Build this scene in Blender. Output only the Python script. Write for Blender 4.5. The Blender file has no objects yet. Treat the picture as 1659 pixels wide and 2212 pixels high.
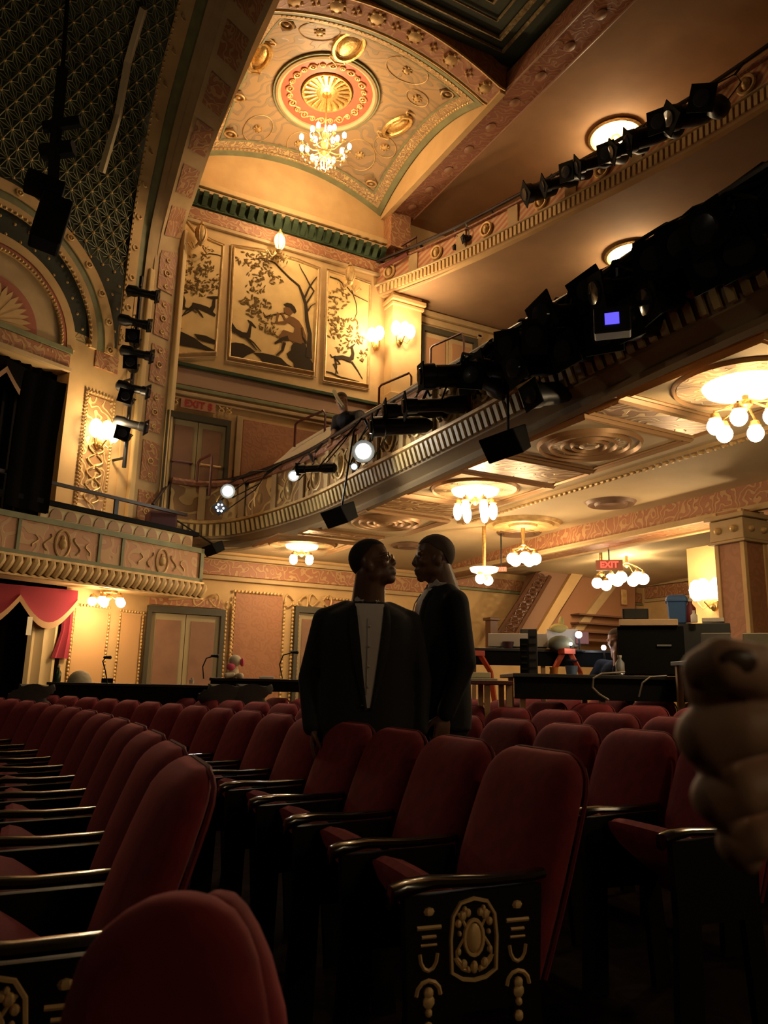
import bpy, bmesh, math, random
from mathutils import Vector, Matrix
from math import sin, cos, pi, radians, sqrt, atan2
random.seed(7)
S = bpy.context.scene
# ------------------------------------------------------------------ camera
FPX = 1700.0; PITCH = radians(12.5); HEAD = radians(28); ROLL = math.atan(.022); CZ = 1.08
FW = Vector((sin(HEAD)*cos(PITCH), cos(HEAD)*cos(PITCH), sin(PITCH)))
RT0 = Vector((cos(HEAD), -sin(HEAD), 0)); UP0 = RT0.cross(FW)
RT = RT0*cos(ROLL)+UP0*sin(ROLL); UP = UP0*cos(ROLL)-RT0*sin(ROLL)
CAM = Vector((0, 0, CZ))
cd = bpy.data.cameras.new('camera'); co = bpy.data.objects.new('camera', cd); S.collection.objects.link(co)
cd.sensor_fit = 'VERTICAL'; cd.sensor_height = 36; cd.sensor_width = 27; cd.lens = FPX/2212*36
cd.clip_start = .02; cd.clip_end = 100
co.matrix_world = Matrix((( RT.x, UP.x, -FW.x, 0), (RT.y, UP.y, -FW.y, 0), (RT.z, UP.z, -FW.z, CZ), (0, 0, 0, 1)))
cd.dof.use_dof = True; cd.dof.focus_distance = 6.0; cd.dof.aperture_fstop = 9.0
S.camera = co
# ------------------------------------------------------------------ world and exposure
w = bpy.data.worlds.new('world'); S.world = w; w.use_nodes = True
w.node_tree.nodes['Background'].inputs[0].default_value = (1, .62, .3, 1)
w.node_tree.nodes['Background'].inputs[1].default_value = .0015
S.view_settings.view_transform = 'Standard'; S.view_settings.look = 'None'
S.view_settings.gamma = 1; S.view_settings.exposure = 0.0
WARM = (1, .71, .39)
LIGHT_SCALE = 1.6
def lamp(loc, watts, parent=None, col=WARM, r=.08, kind='POINT', aim=None, size=40, blend=.4):
    l = bpy.data.lights.new('light', kind); l.energy = watts*LIGHT_SCALE; l.color = col
    l.shadow_soft_size = r
    o = bpy.data.objects.new('light', l); S.collection.objects.link(o); o.location = loc
    if kind == 'SPOT':
        l.spot_size = radians(size); l.spot_blend = blend
        o.rotation_euler = (Vector(aim)-Vector(loc)).to_track_quat('-Z', 'Y').to_euler()
    if parent is not None:
        o.parent = parent; o.matrix_parent_inverse = parent.matrix_basis.inverted()
    return o
# ------------------------------------------------------------------ where a pixel's ray meets a plane of the room
def ray(x, y): return FW+RT*((x-829.5)/FPX)+UP*((1106-y)/FPX)
def aY(x, y, v): d = ray(x, y); return CAM+d*(v/d.y)
def aX(x, y, v): d = ray(x, y); return CAM+d*(v/d.x)
def aZ(x, y, v): d = ray(x, y); return CAM+d*((v-CZ)/d.z)
def aD(x, y, v): return CAM+ray(x, y)*v
BO = Vector((2.48, 12, 0)); BD = Vector((.8955, .445, 0)); BN = Vector((.445, -.8955, 0))   # box wall: origin, run, room normal
def bw(u, z, off=0): return BO+BD*u+BN*off+Vector((0, 0, z))
# ------------------------------------------------------------------ materials
MATS = {}
def mat(name, col, rough=.6, metal=0, pat=None, col2=None, scale=8, bump=.0, emit=0, coat=0, trans=0, sheen=0, stretch=(1, 1, 1), spec=None):
    if name in MATS: return MATS[name]
    m = bpy.data.materials.new(name); m.use_nodes = True; nt = m.node_tree; N = nt.nodes; L = nt.links
    b = N['Principled BSDF']
    b.inputs['Base Color'].default_value = (*col, 1); b.inputs['Roughness'].default_value = rough
    b.inputs['Metallic'].default_value = metal; b.inputs['Coat Weight'].default_value = coat
    b.inputs['Transmission Weight'].default_value = trans
    if spec is not None: b.inputs['Specular IOR Level'].default_value = spec
    if sheen:
        b.inputs['Sheen Weight'].default_value = sheen; b.inputs['Sheen Roughness'].default_value = .4
        b.inputs['Sheen Tint'].default_value = (*[min(1, c*3+.1) for c in col], 1)
    if emit:
        b.inputs['Emission Color'].default_value = (*(col2 or col), 1); b.inputs['Emission Strength'].default_value = emit
    if pat:
        tc = N.new('ShaderNodeTexCoord'); mp = N.new('ShaderNodeMapping'); mp.inputs['Scale'].default_value = stretch
        L.new(tc.outputs['Object'], mp.inputs[0])
        if pat == 'noise':
            t = N.new('ShaderNodeTexNoise'); t.inputs['Scale'].default_value = scale; t.inputs['Detail'].default_value = 5; out = t.outputs['Fac']; lo, hi = .35, .65
        elif pat == 'damask':
            t0 = N.new('ShaderNodeTexVoronoi'); t0.feature = 'SMOOTH_F1'; t0.inputs['Scale'].default_value = scale
            L.new(mp.outputs[0], t0.inputs['Vector'])
            t = N.new('ShaderNodeMath'); t.operation = 'SINE'; mu = N.new('ShaderNodeMath'); mu.operation = 'MULTIPLY'; mu.inputs[1].default_value = 22
            L.new(t0.outputs['Distance'], mu.inputs[0]); L.new(mu.outputs[0], t.inputs[0]); out = t.outputs[0]; lo, hi = -.3, .6
        elif pat == 'scroll':
            n0 = N.new('ShaderNodeTexNoise'); n0.inputs['Scale'].default_value = scale*.5; L.new(mp.outputs[0], n0.inputs['Vector'])
            t = N.new('ShaderNodeTexWave'); t.wave_type = 'RINGS'; t.rings_direction = 'SPHERICAL'; t.inputs['Scale'].default_value = scale*.35
            t.inputs['Distortion'].default_value = 14; t.inputs['Detail'].default_value = 1; t.inputs['Detail Scale'].default_value = 1.4; out = t.outputs['Fac']; lo, hi = .62, .8
        elif pat == 'cells':
            t = N.new('ShaderNodeTexVoronoi'); t.feature = 'DISTANCE_TO_EDGE'; t.inputs['Scale'].default_value = scale; out = t.outputs['Distance']; lo, hi = .04, .09
        elif pat == 'weave':
            t = N.new('ShaderNodeTexWave'); t.bands_direction = 'DIAGONAL'; t.inputs['Scale'].default_value = scale; out = t.outputs['Fac']; lo, hi = .4, .6
        if t.bl_idname != 'ShaderNodeMath': L.new(mp.outputs[0], t.inputs['Vector'])
        mr = N.new('ShaderNodeMapRange'); mr.inputs[1].default_value = lo; mr.inputs[2].default_value = hi; L.new(out, mr.inputs[0])
        mx = N.new('ShaderNodeMix'); mx.data_type = 'RGBA'; mx.inputs[6].default_value = (*col, 1); mx.inputs[7].default_value = (*(col2 or [c*.7 for c in col]), 1)
        L.new(mr.outputs[0], mx.inputs[0]); L.new(mx.outputs[2], b.inputs['Base Color'])
        if bump:
            bp = N.new('ShaderNodeBump'); bp.inputs['Strength'].default_value = bump; bp.inputs['Distance'].default_value = .02
            L.new(mr.outputs[0], bp.inputs['Height']); L.new(bp.outputs[0], b.inputs['Normal'])
    MATS[name] = m; return m
OCHRE = mat('ochre_plaster', (.62, .40, .17), .75, pat='noise', col2=(.54, .34, .14), scale=3)
TAN = mat('tan_plaster', (.50, .34, .17), .7, pat='noise', col2=(.43, .29, .13), scale=4)
TERRA = mat('terracotta_damask', (.38, .165, .075), .65, pat='damask', col2=(.34, .145, .062), scale=9, bump=.1)
FRIEZE = mat('red_frieze', (.34, .135, .06), .55, pat='scroll', col2=(.46, .26, .11), scale=14, bump=.5)
RELIEF = mat('gold_relief', (.38, .2, .08), .45, .3, pat='scroll', col2=(.72, .5, .2), scale=10, bump=.9)
GOLD = mat('gilt', (.72, .48, .17), .35, .75, pat='noise', col2=(.5, .3, .1), scale=30, bump=.2)
GILTP = mat('gilt_paint', (.68, .46, .19), .5, .25, pat='noise', col2=(.5, .3, .11), scale=12)
GREEN = mat('green_paint', (.045, .065, .03), .7, pat='noise', col2=(.03, .045, .02), scale=6, spec=.2)
SAGE = mat('sage_paint', (.22, .22, .10), .6, pat='noise', col2=(.17, .17, .08), scale=6)
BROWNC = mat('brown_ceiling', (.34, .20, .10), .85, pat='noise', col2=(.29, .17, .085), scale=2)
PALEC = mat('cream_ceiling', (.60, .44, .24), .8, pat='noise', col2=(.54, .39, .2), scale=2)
REDBR = mat('redbrown_moulding', (.27, .10, .055), .55, pat='scroll', col2=(.34, .16, .08), scale=12, bump=.4)
VAULT = mat('vault_painting', (.36, .22, .10), .5, pat='scroll', col2=(.27, .185, .10), scale=6, bump=.35)
MURAL = mat('mural_ground', (.78, .52, .2), .6, pat='noise', col2=(.68, .44, .16), scale=4)
PAINTD = mat('dark_mural_paint', (.05, .034, .02), .9, spec=.1)
PAINTB = mat('brown_mural_paint', (.2, .1, .04), .9, spec=.1)
PAINTL = mat('leaf_mural_paint', (.17, .1, .035), .9, spec=.1)
VELVET = mat('red_velvet', (.21, .014, .021), .9, pat='noise', col2=(.15, .010, .014), scale=20, sheen=.35)
VELVETD = mat('red_curtain', (.26, .015, .03), .85, sheen=.4)
BLACKC = mat('black_curtain', (.004, .003, .0025), 1, spec=.05)
CREAMC = mat('cream_curtain', (.5, .36, .17), .8)
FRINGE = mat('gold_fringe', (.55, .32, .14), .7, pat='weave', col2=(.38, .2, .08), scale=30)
WOODA = mat('armrest_wood', (.012, .007, .005), .17, coat=.4)
IRON = mat('black_iron', (.006, .0055, .005), .5, .2, spec=.3)
IRONG = mat('worn_gold_paint', (.8, .54, .24), .45, .1)
BLACK = mat('black_metal', (.012, .012, .012), .45, .2)
BLACKM = mat('matt_black', (.006, .006, .006), .9, spec=.15)
CARPET = mat('dark_carpet', (.007, .002, .002), 1, pat='damask', col2=(.012, .006, .003), scale=6, spec=.05)
CHROME = mat('chrome', (.8, .8, .8), .15, 1)
RAILM = mat('maroon_rail', (.12, .03, .025), .4)
PIPE = mat('steel_pipe', (.035, .02, .018), .35, .4)
WHITE = mat('white_sheet', (.75, .68, .55), .7)
DOORP = mat('brown_door_panel', (.26, .13, .07), .6, pat='noise', col2=(.22, .11, .06), scale=5)
DOORF = mat('olive_door_frame', (.34, .26, .13), .5)
BULB = mat('lit_bulb', (1, .9, .7), .4, emit=14, col2=(1, .82, .52))
BULBS = mat('lit_candle_bulb', (1, .9, .7), .4, emit=22, col2=(1, .8, .48))
CRYS = mat('crystal', (1, .9, .75), .05, trans=.9)
LENS = mat('lit_lens', (1, 1, 1), .3, emit=60, col2=(1, .98, .86))
LENSB = mat('lit_lens_blue', (1, 1, 1), .3, emit=25, col2=(.8, .88, 1))
LANT = mat('lit_lantern_glass', (1, .85, .5), .4, emit=3.2, col2=(1, .72, .3))
EXITR = mat('red_sign_letters', (.8, .05, .03), .5, emit=2.2, col2=(1, .06, .04))
SIGNR = mat('painted_red_letters', (.35, .03, .02), .5)
# ------------------------------------------------------------------ mesh builder
class MB:
    def __init__(s): s.v = []; s.f = []; s.mi = []; s.cur = 0; s.M = None
    def add(s, vs, fs):
        o = len(s.v)
        for p in vs:
            p = Vector(p); s.v.append(s.M @ p if s.M is not None else p)
        for q in fs: s.f.append([i+o for i in q]); s.mi.append(s.cur)
        return s
    def box(s, c, d, R=None):
        c = Vector(c); h = Vector(d)/2; vs = []
        for x in (-1, 1):
            for y in (-1, 1):
                for z in (-1, 1):
                    p = Vector((x*h.x, y*h.y, z*h.z)); vs.append(c+(R @ p if R is not None else p))
        return s.add(vs, [(0, 1, 3, 2), (4, 6, 7, 5), (0, 4, 5, 1), (2, 3, 7, 6), (0, 2, 6, 4), (1, 5, 7, 3)])
    def quad(s, *p): return s.add(p, [tuple(range(len(p)))])
    def prism(s, poly, vec):
        n = len(poly); vec = Vector(vec); a = [Vector(p) for p in poly]
        return s.add(a+[p+vec for p in a], [tuple(range(n)), tuple(range(2*n-1, n-1, -1))]+[(i, i+n, (i+1) % n+n, (i+1) % n) for i in range(n)])
    def tube(s, pts, r, n=8, closed=False, caps=True):
        pts = [Vector(p) for p in pts]; m = len(pts); rs = r if isinstance(r, (list, tuple)) else [r]*m
        vs = []; ref = None
        for i, p in enumerate(pts):
            if closed: t = pts[(i+1) % m]-pts[i-1]
            else: t = pts[min(i+1, m-1)]-pts[max(i-1, 0)]
            if t.length < 1e-9: t = Vector((0, 0, 1))
            t.normalize()
            if ref is None: ref = Vector((0, 0, 1)) if abs(t.z) < .9 else Vector((1, 0, 0))
            a = t.cross(ref)
            if a.length < 1e-4: a = t.cross(Vector((.3, 1, .2)))
            a.normalize(); b = a.cross(t).normalized(); ref = b
            for k in range(n):
                an = 2*pi*k/n; vs.append(p+(a*cos(an)+b*sin(an))*rs[i])
        fs = []
        for i in range(m if closed else m-1):
            j = (i+1) % m
            for k in range(n): fs.append((i*n+k, i*n+(k+1) % n, j*n+(k+1) % n, j*n+k))
        if not closed and caps: fs += [tuple(range(n-1, -1, -1)), tuple((m-1)*n+k for k in range(n))]
        return s.add(vs, fs)
    def loft(s, rings, cap=True):
        n = len(rings[0]); vs = [p for r in rings for p in r]; fs = []
        for i in range(len(rings)-1):
            for k in range(n): fs.append((i*n+k, i*n+(k+1) % n, (i+1)*n+(k+1) % n, (i+1)*n+k))
        if cap: fs += [tuple(range(n-1, -1, -1)), tuple((len(rings)-1)*n+k for k in range(n))]
        return s.add(vs, fs)
    def grid(s, rows):
        n = len(rows[0]); vs = [p for r in rows for p in r]; fs = []
        for i in range(len(rows)-1):
            for k in range(n-1): fs.append((i*n+k, i*n+k+1, (i+1)*n+k+1, (i+1)*n+k))
        return s.add(vs, fs)
    def lathe(s, prof, c=(0, 0, 0), axis=(0, 0, 1), n=20, sx=1, xdir=None, cap=True):
        c = Vector(c); ax = Vector(axis).normalized()
        a = Vector(xdir).normalized() if xdir else (ax.cross(Vector((0, 0, 1))) if abs(ax.z) < .9 else Vector((1, 0, 0))).normalized()
        b = ax.cross(a).normalized()
        rings = [[c+ax*h+(a*cos(2*pi*k/n)*sx+b*sin(2*pi*k/n))*max(r, 1e-4) for k in range(n)] for r, h in prof]
        return s.loft(rings, cap)
    def ball(s, c, r, n=12, m=8, R=None):
        if not isinstance(r, (tuple, list)): r = (r, r, r)
        c = Vector(c); rings = []
        for i in range(m+1):
            th = pi*i/m
            ring = []
            for k in range(n):
                p = Vector((r[0]*max(sin(th), 1e-3)*cos(2*pi*k/n), r[1]*max(sin(th), 1e-3)*sin(2*pi*k/n), r[2]*cos(th)))
                ring.append(c+(R @ p if R is not None else p))
            rings.append(ring)
        return s.loft(rings)
    def cap(s, a, b, r1, r2, n=12):
        a = Vector(a); b = Vector(b); s.ball(a, r1, n, 8); s.ball(b, r2, n, 8); return s.tube([a, b], [r1, r2], n)
    def build(s, name, m, parent=None, smooth=False, local=False, bevel=0):
        me = bpy.data.meshes.new(name); me.from_pydata([tuple(p) for p in s.v], [], s.f); me.update()
        for x in (m if isinstance(m, (list, tuple)) else [m]): me.materials.append(x)
        for p, i in zip(me.polygons, s.mi): p.material_index = i; p.use_smooth = smooth
        b = bmesh.new(); b.from_mesh(me); bmesh.ops.recalc_face_normals(b, faces=b.faces); b.to_mesh(me); b.free()
        o = bpy.data.objects.new(name, me); S.collection.objects.link(o)
        if parent is not None:
            o.parent = parent
            if not local: o.matrix_parent_inverse = parent.matrix_basis.inverted()
        if bevel:
            md = o.modifiers.new('bevel', 'BEVEL'); md.width = bevel; md.segments = 2; md.limit_method = 'ANGLE'
        if smooth and not bevel:
            try: me.set_sharp_from_angle(angle=radians(42))
            except Exception: pass
        return o
def empty(name, loc, label, cat, rz=0, group=None):
    o = bpy.data.objects.new(name, None); S.collection.objects.link(o); o.location = loc; o.rotation_euler.z = rz
    o.empty_display_size = .1
    return tag(o, label, cat, group)
def tag(o, label, cat, group=None):
    o['label'] = label; o['category'] = cat
    if group: o['group'] = group
    return o
def struct(o): o['kind'] = 'structure'; return o
def copy_tree(o, parent=None):
    c = o.copy(); S.collection.objects.link(c)
    if parent is not None: c.parent = parent
    for ch in list(o.children): copy_tree(ch, c)
    return c
def copy_thing(o, kids):
    return copy_tree(o)
ORD = 'first second third fourth fifth sixth seventh eighth ninth tenth eleventh twelfth thirteenth fourteenth fifteenth sixteenth seventeenth eighteenth nineteenth twentieth'.split()
def basis(o, ex, ey, ez): return Matrix(((ex[0], ey[0], ez[0], o[0]), (ex[1], ey[1], ez[1], o[1]), (ex[2], ey[2], ez[2], o[2]), (0, 0, 0, 1)))
BM = lambda u, z, off=0: basis(bw(u, z, off), BD, (-BN.x, -BN.y, 0), (0, 0, 1))   # local x along wall, y into wall, z up
# ================================================================== STRUCTURE
def flr(x): return 0 if x < 2.6 else (x-2.6)*.045
m = MB(); xs = [-6, -3, 0, 2.6, 4, 6, 8, 10, 12.5]
m.grid([[(x, y, flr(x)) for x in xs] for y in (-4, 0, 4, 8, 12.3)]); m.grid([[(x, y, flr(x)-.2) for x in xs] for y in (-4, 12.3)])
struct(m.build('floor', CARPET))
Wy = Vector((0, .3, 0))
# --- side wall (Y = 12) with the arched head under the vault
VX0, VX1, VY0, VY1 = 2.65, 6.15, 8.6, 12.0
def VZ(x, y):
    a = (x-4.4)/1.75; b = (y-10.3)/1.7
    return 9.88+.42*(1-a*a)+.44*(1-b*b)
m = MB(); top = [(VX0+(VX1-VX0)*i/24, 12, VZ(VX0+(VX1-VX0)*i/24, 12)+.02) for i in range(25)]
m.prism([(2.3, 12, 2.4), (12.6, 12, 2.4), (12.6, 12, 9.95), (6.3, 12, 9.95)]+top[::-1]+[(2.3, 12, 9.7)], Wy)
m.prism([(2.3, 12, 0), (12.6, 12, 0), (12.6, 12, 2.4), (2.3, 12, 2.4)], Wy)
struct(m.build('wall_side', OCHRE))
def band(name, x0, x1, z0, z1, d, mt, y=12):
    m = MB(); m.box(((x0+x1)/2, y-d/2, (z0+z1)/2), (x1-x0, d, z1-z0)); return struct(m.build(name, mt, bevel=.008))
band('trim_1', 2.55, 6.25, 9.22, 9.32, .16, OCHRE); band('trim_2', 2.55, 6.25, 9.14, 9.2, .12, TAN)
band('trim_3', 2.5, 6.25, 8.66, 8.88, .03, FRIEZE); band('trim_4', 2.5, 6.25, 8.58, 8.64, .06, TAN)
# green dentil cornice
m = MB(); m.cur = 0; m.box((4.4, 11.97, 9.02), (3.7, .06, .24))
n = 23
for i in range(n):
    x = 2.62+i*(3.55/(n-1)); m.prism([(x-.045, 11.95, 9.12), (x-.045, 11.80, 9.12), (x-.045, 11.82, 9.04), (x-.045, 11.93, 8.92), (x-.045, 11.95, 8.92)], (.09, 0, 0))
struct(m.build('trim_5', GREEN))
band('trim_6', 2.5, 6.25, 6.02, 6.08, .07, GREEN); band('trim_7', 2.5, 6.25, 5.72, 6.0, .02, mat('rose_plaster', (.42, .25, .15), .7))
band('trim_8', 2.5, 6.25, 5.64, 5.70, .05, SAGE); band('trim_9', 2.5, 6.25, 5.54, 5.6, .06, TAN); band('trim_10', 2.5, 6.25, 5.47, 5.51, .04, TAN)
band('trim_11', 3.72, 6.2, 3.3, 5.33, .015, TERRA)
band('trim_12', 3.60, 3.70, 3.3, 5.36, .05, TAN)
# pier between side wall and gallery, with its little capital
m = MB(); m.box((6.62, 11.85, 7.1), (.62, .3, 2.2)); m.box((6.62, 11.81, 8.06), (.72, .4, .08)); m.box((6.62, 11.83, 7.97), (.68, .35, .06)); m.box((6.62, 11.82, 6.1), (.7, .36, .25))
struct(m.build('trim_13', OCHRE, bevel=.01))
m = MB(); m.box((6.45, 11.85, 9.5), (.42, .3, .75)); struct(m.build('trim_14', FRIEZE))
# --- mural
mur = empty('mural', aY(590, 690, 11.98), 'three-panel mural of leaping deer and seated piper under trees, high on the side wall', 'mural')
PN = {'left': [(360, 742), (465, 760), (482, 532), (455, 520), (420, 500), (388, 496)], 'middle': [(495, 771), (677, 804), (688, 582), (640, 562), (570, 543), (506, 534)], 'right': [(701, 814), (794, 831), (800, 616), (765, 603), (730, 592), (708, 586)]}
for k, pts in PN.items():
    P = [aY(x, y, 11.975) for x, y in pts]
    if k == 'left': P[0].x = P[-1].x = 2.5; P[-1].z = 8.6; P[0].z = 6.2
    m = MB(); m.prism(P, (0, .02, 0)); o = m.build('painted_panel', MURAL, mur)
    f = MB(); Q = P+[P[0]]
    if k == 'left': Q = P
    f.tube(Q, .022, 6); f.build('panel_frame', GILTP, mur)
    c = sum(P, Vector())/len(P)
    f = MB(); f.tube([c+(p-c)*1.06 for p in Q], .014, 6); f.build('panel_border', TAN, mur)
LAYER = [0]
def zp(x, y, d=11.968): return aY(340+x/3.072, 480+y/3.072, d)
def stroke(mb, pts, ws, d=11.968):
    LAYER[0] += 1; d -= (LAYER[0] % 14)*.0006; P = [zp(*p, d) for p in pts]; sc = .0027
    n = len(P); L = []; R_ = []
    for i, p in enumerate(P):
        t = P[min(i+1, n-1)]-P[max(i-1, 0)]; q = Vector((-t.z, 0, t.x)).normalized()*(ws[i] if isinstance(ws, list) else ws)*sc*.5
        L.append(p+q); R_.append(p-q)
    for i in range(n-1): mb.prism([L[i], L[i+1], R_[i+1], R_[i]], (0, .006, 0))
def poly(mb, pts, d=11.968):
    LAYER[0] += 1; d -= (LAYER[0] % 14)*.0006; mb.prism([zp(*p, d) for p in pts], (0, .006, 0))
dk = MB(); br = MB(); lf = MB()
# ground shapes
poly(dk, [(478, 800), (520, 798), (570, 806), (615, 830), (650, 860), (600, 880), (570, 900), (520, 898), (474, 890)])
poly(dk, [(640, 865), (700, 868), (760, 880), (820, 900), (860, 940), (905, 965), (840, 962), (760, 945), (700, 930), (680, 900)])
poly(dk, [(905, 800), (980, 800), (1000, 860), (1010, 900), (1032, 935), (1030, 995), (960, 980), (905, 965), (905, 930), (870, 900), (860, 870), (885, 850), (890, 820)])
poly(dk, [(108, 720), (150, 722), (200, 745), (250, 770), (300, 810), (380, 850), (380, 862), (300, 845), (200, 825), (110, 810)])
poly(dk, [(245, 740), (320, 752), (388, 785), (385, 810), (340, 800), (300, 790), (270, 775)])
poly(dk, [(112, 680), (165, 705), (130, 705)])
stroke(dk, [(1105, 985), (1160, 1000), (1210, 1025), (1290, 1045), (1340, 1058)], [4, 8, 7, 6, 3])
# trees
stroke(dk, [(1005, 900), (1008, 830), (1012, 740), (993, 650), (985, 545), (968, 490), (940, 420), (880, 370), (820, 310), (780, 268), (700, 236), (620, 245)], [46, 34, 28, 26, 22, 18, 13, 11, 9, 7, 6, 3])
stroke(dk, [(978, 500), (1010, 430), (1040, 385), (1060, 360)], [14, 11, 8, 4]); stroke(dk, [(985, 545), (1020, 490), (1040, 455), (1015, 420), (985, 360), (955, 310), (940, 275)], [12, 10, 9, 8, 6, 5, 3])
stroke(dk, [(990, 600), (1020, 555), (1050, 535)], [12, 7, 3]); stroke(dk, [(990, 800), (965, 760), (960, 700)], [14, 8, 3])
stroke(dk, [(1145, 362), (1200, 380), (1260, 430), (1300, 480), (1350, 505), (1398, 528)], [9, 9, 7, 6, 5, 3]); stroke(dk, [(1290, 450), (1320, 540), (1325, 600), (1310, 640)], [6, 5, 4, 2])
stroke(dk, [(1135, 500), (1180, 495), (1230, 515)], [5, 5, 2]); stroke(dk, [(300, 215), (350, 208), (400, 215), (425, 225)], [4, 6, 5, 3]); stroke(dk, [(280, 130), (320, 170), (370, 195)], [5, 5, 3])
# leaves
def leaves(cx, cy, rx, ry, n, s=15):
    for i in range(n):
        a = random.random()*2*pi; q = sqrt(random.random()); x = cx+rx*q*cos(a); y = cy+ry*q*sin(a); an = random.random()*pi; l = s*(.6+.6*random.random())
        c, sn = cos(an)*l, sin(an)*l
        poly(lf, [(x-c, y-sn), (x-sn*.35, y+c*.35), (x+c, y+sn), (x+sn*.35, y-c*.35)])
for a in [(250, 280, 130, 90, 60), (200, 380, 80, 80, 45), (340, 380, 80, 90, 40), (270, 440, 120, 50, 40), (640, 240, 120, 60, 60), (790, 240, 90, 40, 25), (680, 330, 90, 60, 45), (650, 430, 70, 50, 25),
          (610, 520, 60, 40, 25), (700, 560, 60, 50, 30), (640, 600, 50, 30, 16), (730, 670, 60, 60, 26), (760, 730, 50, 40, 12), (780, 380, 50, 30, 12), (1200, 500, 80, 90, 45), (1170, 620, 60, 60, 26), (1250, 680, 90, 60, 34), (1180, 730, 60, 40, 18), (1290, 770, 90, 50, 30), (1230, 830, 50, 40, 12), (1370, 880, 40, 50, 14)]: leaves(*a)
# piper
poly(br, [(872, 620), (905, 630), (940, 655), (968, 700), (985, 750), (990, 795), (960, 812), (900, 800), (860, 760), (905, 730), (912, 700), (890, 680), (858, 660)])
poly(br, [(838, 570), (862, 556), (900, 562), (912, 590), (896, 606), (880, 622), (862, 612), (842, 606)])
poly(dk, [(838, 545), (860, 534), (890, 540), (912, 562), (924, 592), (912, 606), (895, 590), (880, 568), (855, 560)])
stroke(dk, [(716, 628), (780, 612), (850, 602)], [9, 8, 6]); stroke(br, [(885, 640), (840, 668), (795, 668), (795, 635), (803, 600)], [30, 24, 20, 16, 20]); stroke(br, [(870, 655), (845, 640), (825, 600)], [16, 14, 12])
stroke(br, [(960, 780), (890, 760), (840, 735), (822, 760), (840, 800), (830, 850), (800, 885)], [62, 58, 44, 36, 26, 18, 9]); stroke(dk, [(870, 770), (830, 775), (795, 795), (780, 805)], [36, 24, 16, 12]); stroke(dk, [(845, 800), (828, 850), (790, 882)], [20, 14, 7])
# deer
def deer(b, ear, neck, body, legs):
    stroke(b, neck[0], neck[1]); stroke(b, body[0], body[1])
    for l in legs: stroke(b, l, [13]+[8]*(len(l)-2)+[4])
    stroke(b, ear[0], ear[1])
deer(dk, ([(600, 648), (622, 668), (655, 700)], [4, 18, 6]), ([(622, 668), (612, 720), (600, 760)], [14, 20, 34]), ([(487, 665), (515, 715), (560, 745), (605, 755)], [14, 26, 36, 40]), [[(600, 770), (640, 800), (690, 858)], [(590, 765), (630, 810), (660, 850)], [(490, 680), (500, 720), (515, 735)]])
deer(dk, ([(330, 495), (365, 500), (402, 498)], [4, 18, 14]), ([(378, 505), (372, 560), (350, 590)], [16, 22, 34]), ([(232, 545), (280, 560), (330, 580), (385, 620)], [26, 34, 40, 14]), [[(235, 555), (190, 590), (150, 640)], [(250, 565), (200, 600), (140, 632)], [(255, 570), (290, 610), (305, 632)], [(240, 545), (228, 575), (262, 600)]])
deer(dk, ([(138, 466), (160, 472), (205, 462)], [4, 14, 5]), ([(165, 470), (178, 520), (165, 560)], [14, 18, 30]), ([(118, 575), (150, 570), (185, 560)], [30, 34, 20]), [[(180, 570), (215, 575), (240, 560)]])
deer(dk, ([(1262, 838), (1290, 828), (1312, 806)], [4, 16, 4]), ([(1293, 832), (1300, 870), (1290, 905)], [12, 18, 30]), ([(1180, 900), (1230, 895), (1290, 915)], [26, 26, 34]), [[(1290, 925), (1330, 985), (1362, 1040)], [(1185, 905), (1215, 940), (1170, 940), (1200, 1005)], [(1180, 900), (1190, 960), (1185, 1010)], [(1185, 890), (1160, 895), (1148, 875)]])
dk.build('dark_painted_figures', PAINTD, mur); br.build('painted_piper', PAINTB, mur); lf.build('painted_leaves', PAINTL, mur)
# --- box wall (splayed wall by the stage)
T = -BN*.3
def bprism(mb, pts, off=0, th=.3): mb.prism([bw(u, z, off) for u, z in pts], -BN*th)
m = MB(); bprism(m, [(-1.72, 3.0), (.02, 3.0), (.02, 7.95), (-1.72, 7.95)]); bprism(m, [(-4.6, 5.3), (-1.72, 5.3), (-1.72, 7.95), (-4.6, 7.95)]); bprism(m, [(-1.4, 0), (.12, 0), (.12, 3.0), (-1.4, 3.0)])
struct(m.build('wall_left', OCHRE))
m = MB(); bprism(m, [(-4.6, 0), (-1.2, 0), (-1.2, 5.6), (-4.6, 5.6)], -1.6, .1); m.quad(bw(-1.72, 2.9, -.3), bw(-1.72, 5.4, -.3), bw(-1.3, 5.4, -1.6), bw(-1.3, 2.9, -1.6)); m.quad(bw(-4.6, 5.6, 0), bw(-1.2, 5.6, 0), bw(-1.2, 5.6, -1.6), bw(-4.6, 5.6, -1.6))
struct(m.build('wall_box_rear', BLACKM))
def arcband(r0, r1, cz, off, th, mt, name, a0=0, a1=180, cu=-2.9):
    m = MB(); n = 32
    for i in range(n):
        t0 = radians(a0+(a1-a0)*i/n); t1 = radians(a0+(a1-a0)*(i+1)/n)
        bprism(m, [(cu+r0*cos(t0), cz+r0*sin(t0)), (cu+r1*cos(t0), cz+r1*sin(t0)), (cu+r1*cos(t1), cz+r1*sin(t1)), (cu+r0*cos(t1), cz+r0*sin(t1))], off, th)
    return struct(m.build(name, mt))
arcband(.02, .96, 5.6, .02, .01, TAN, 'trim_15'); 
arcband(.02, .62, 5.6, .03, .018, mat('sunburst_red', (.36, .1, .05), .6), 'trim_16')
m = MB()
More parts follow.
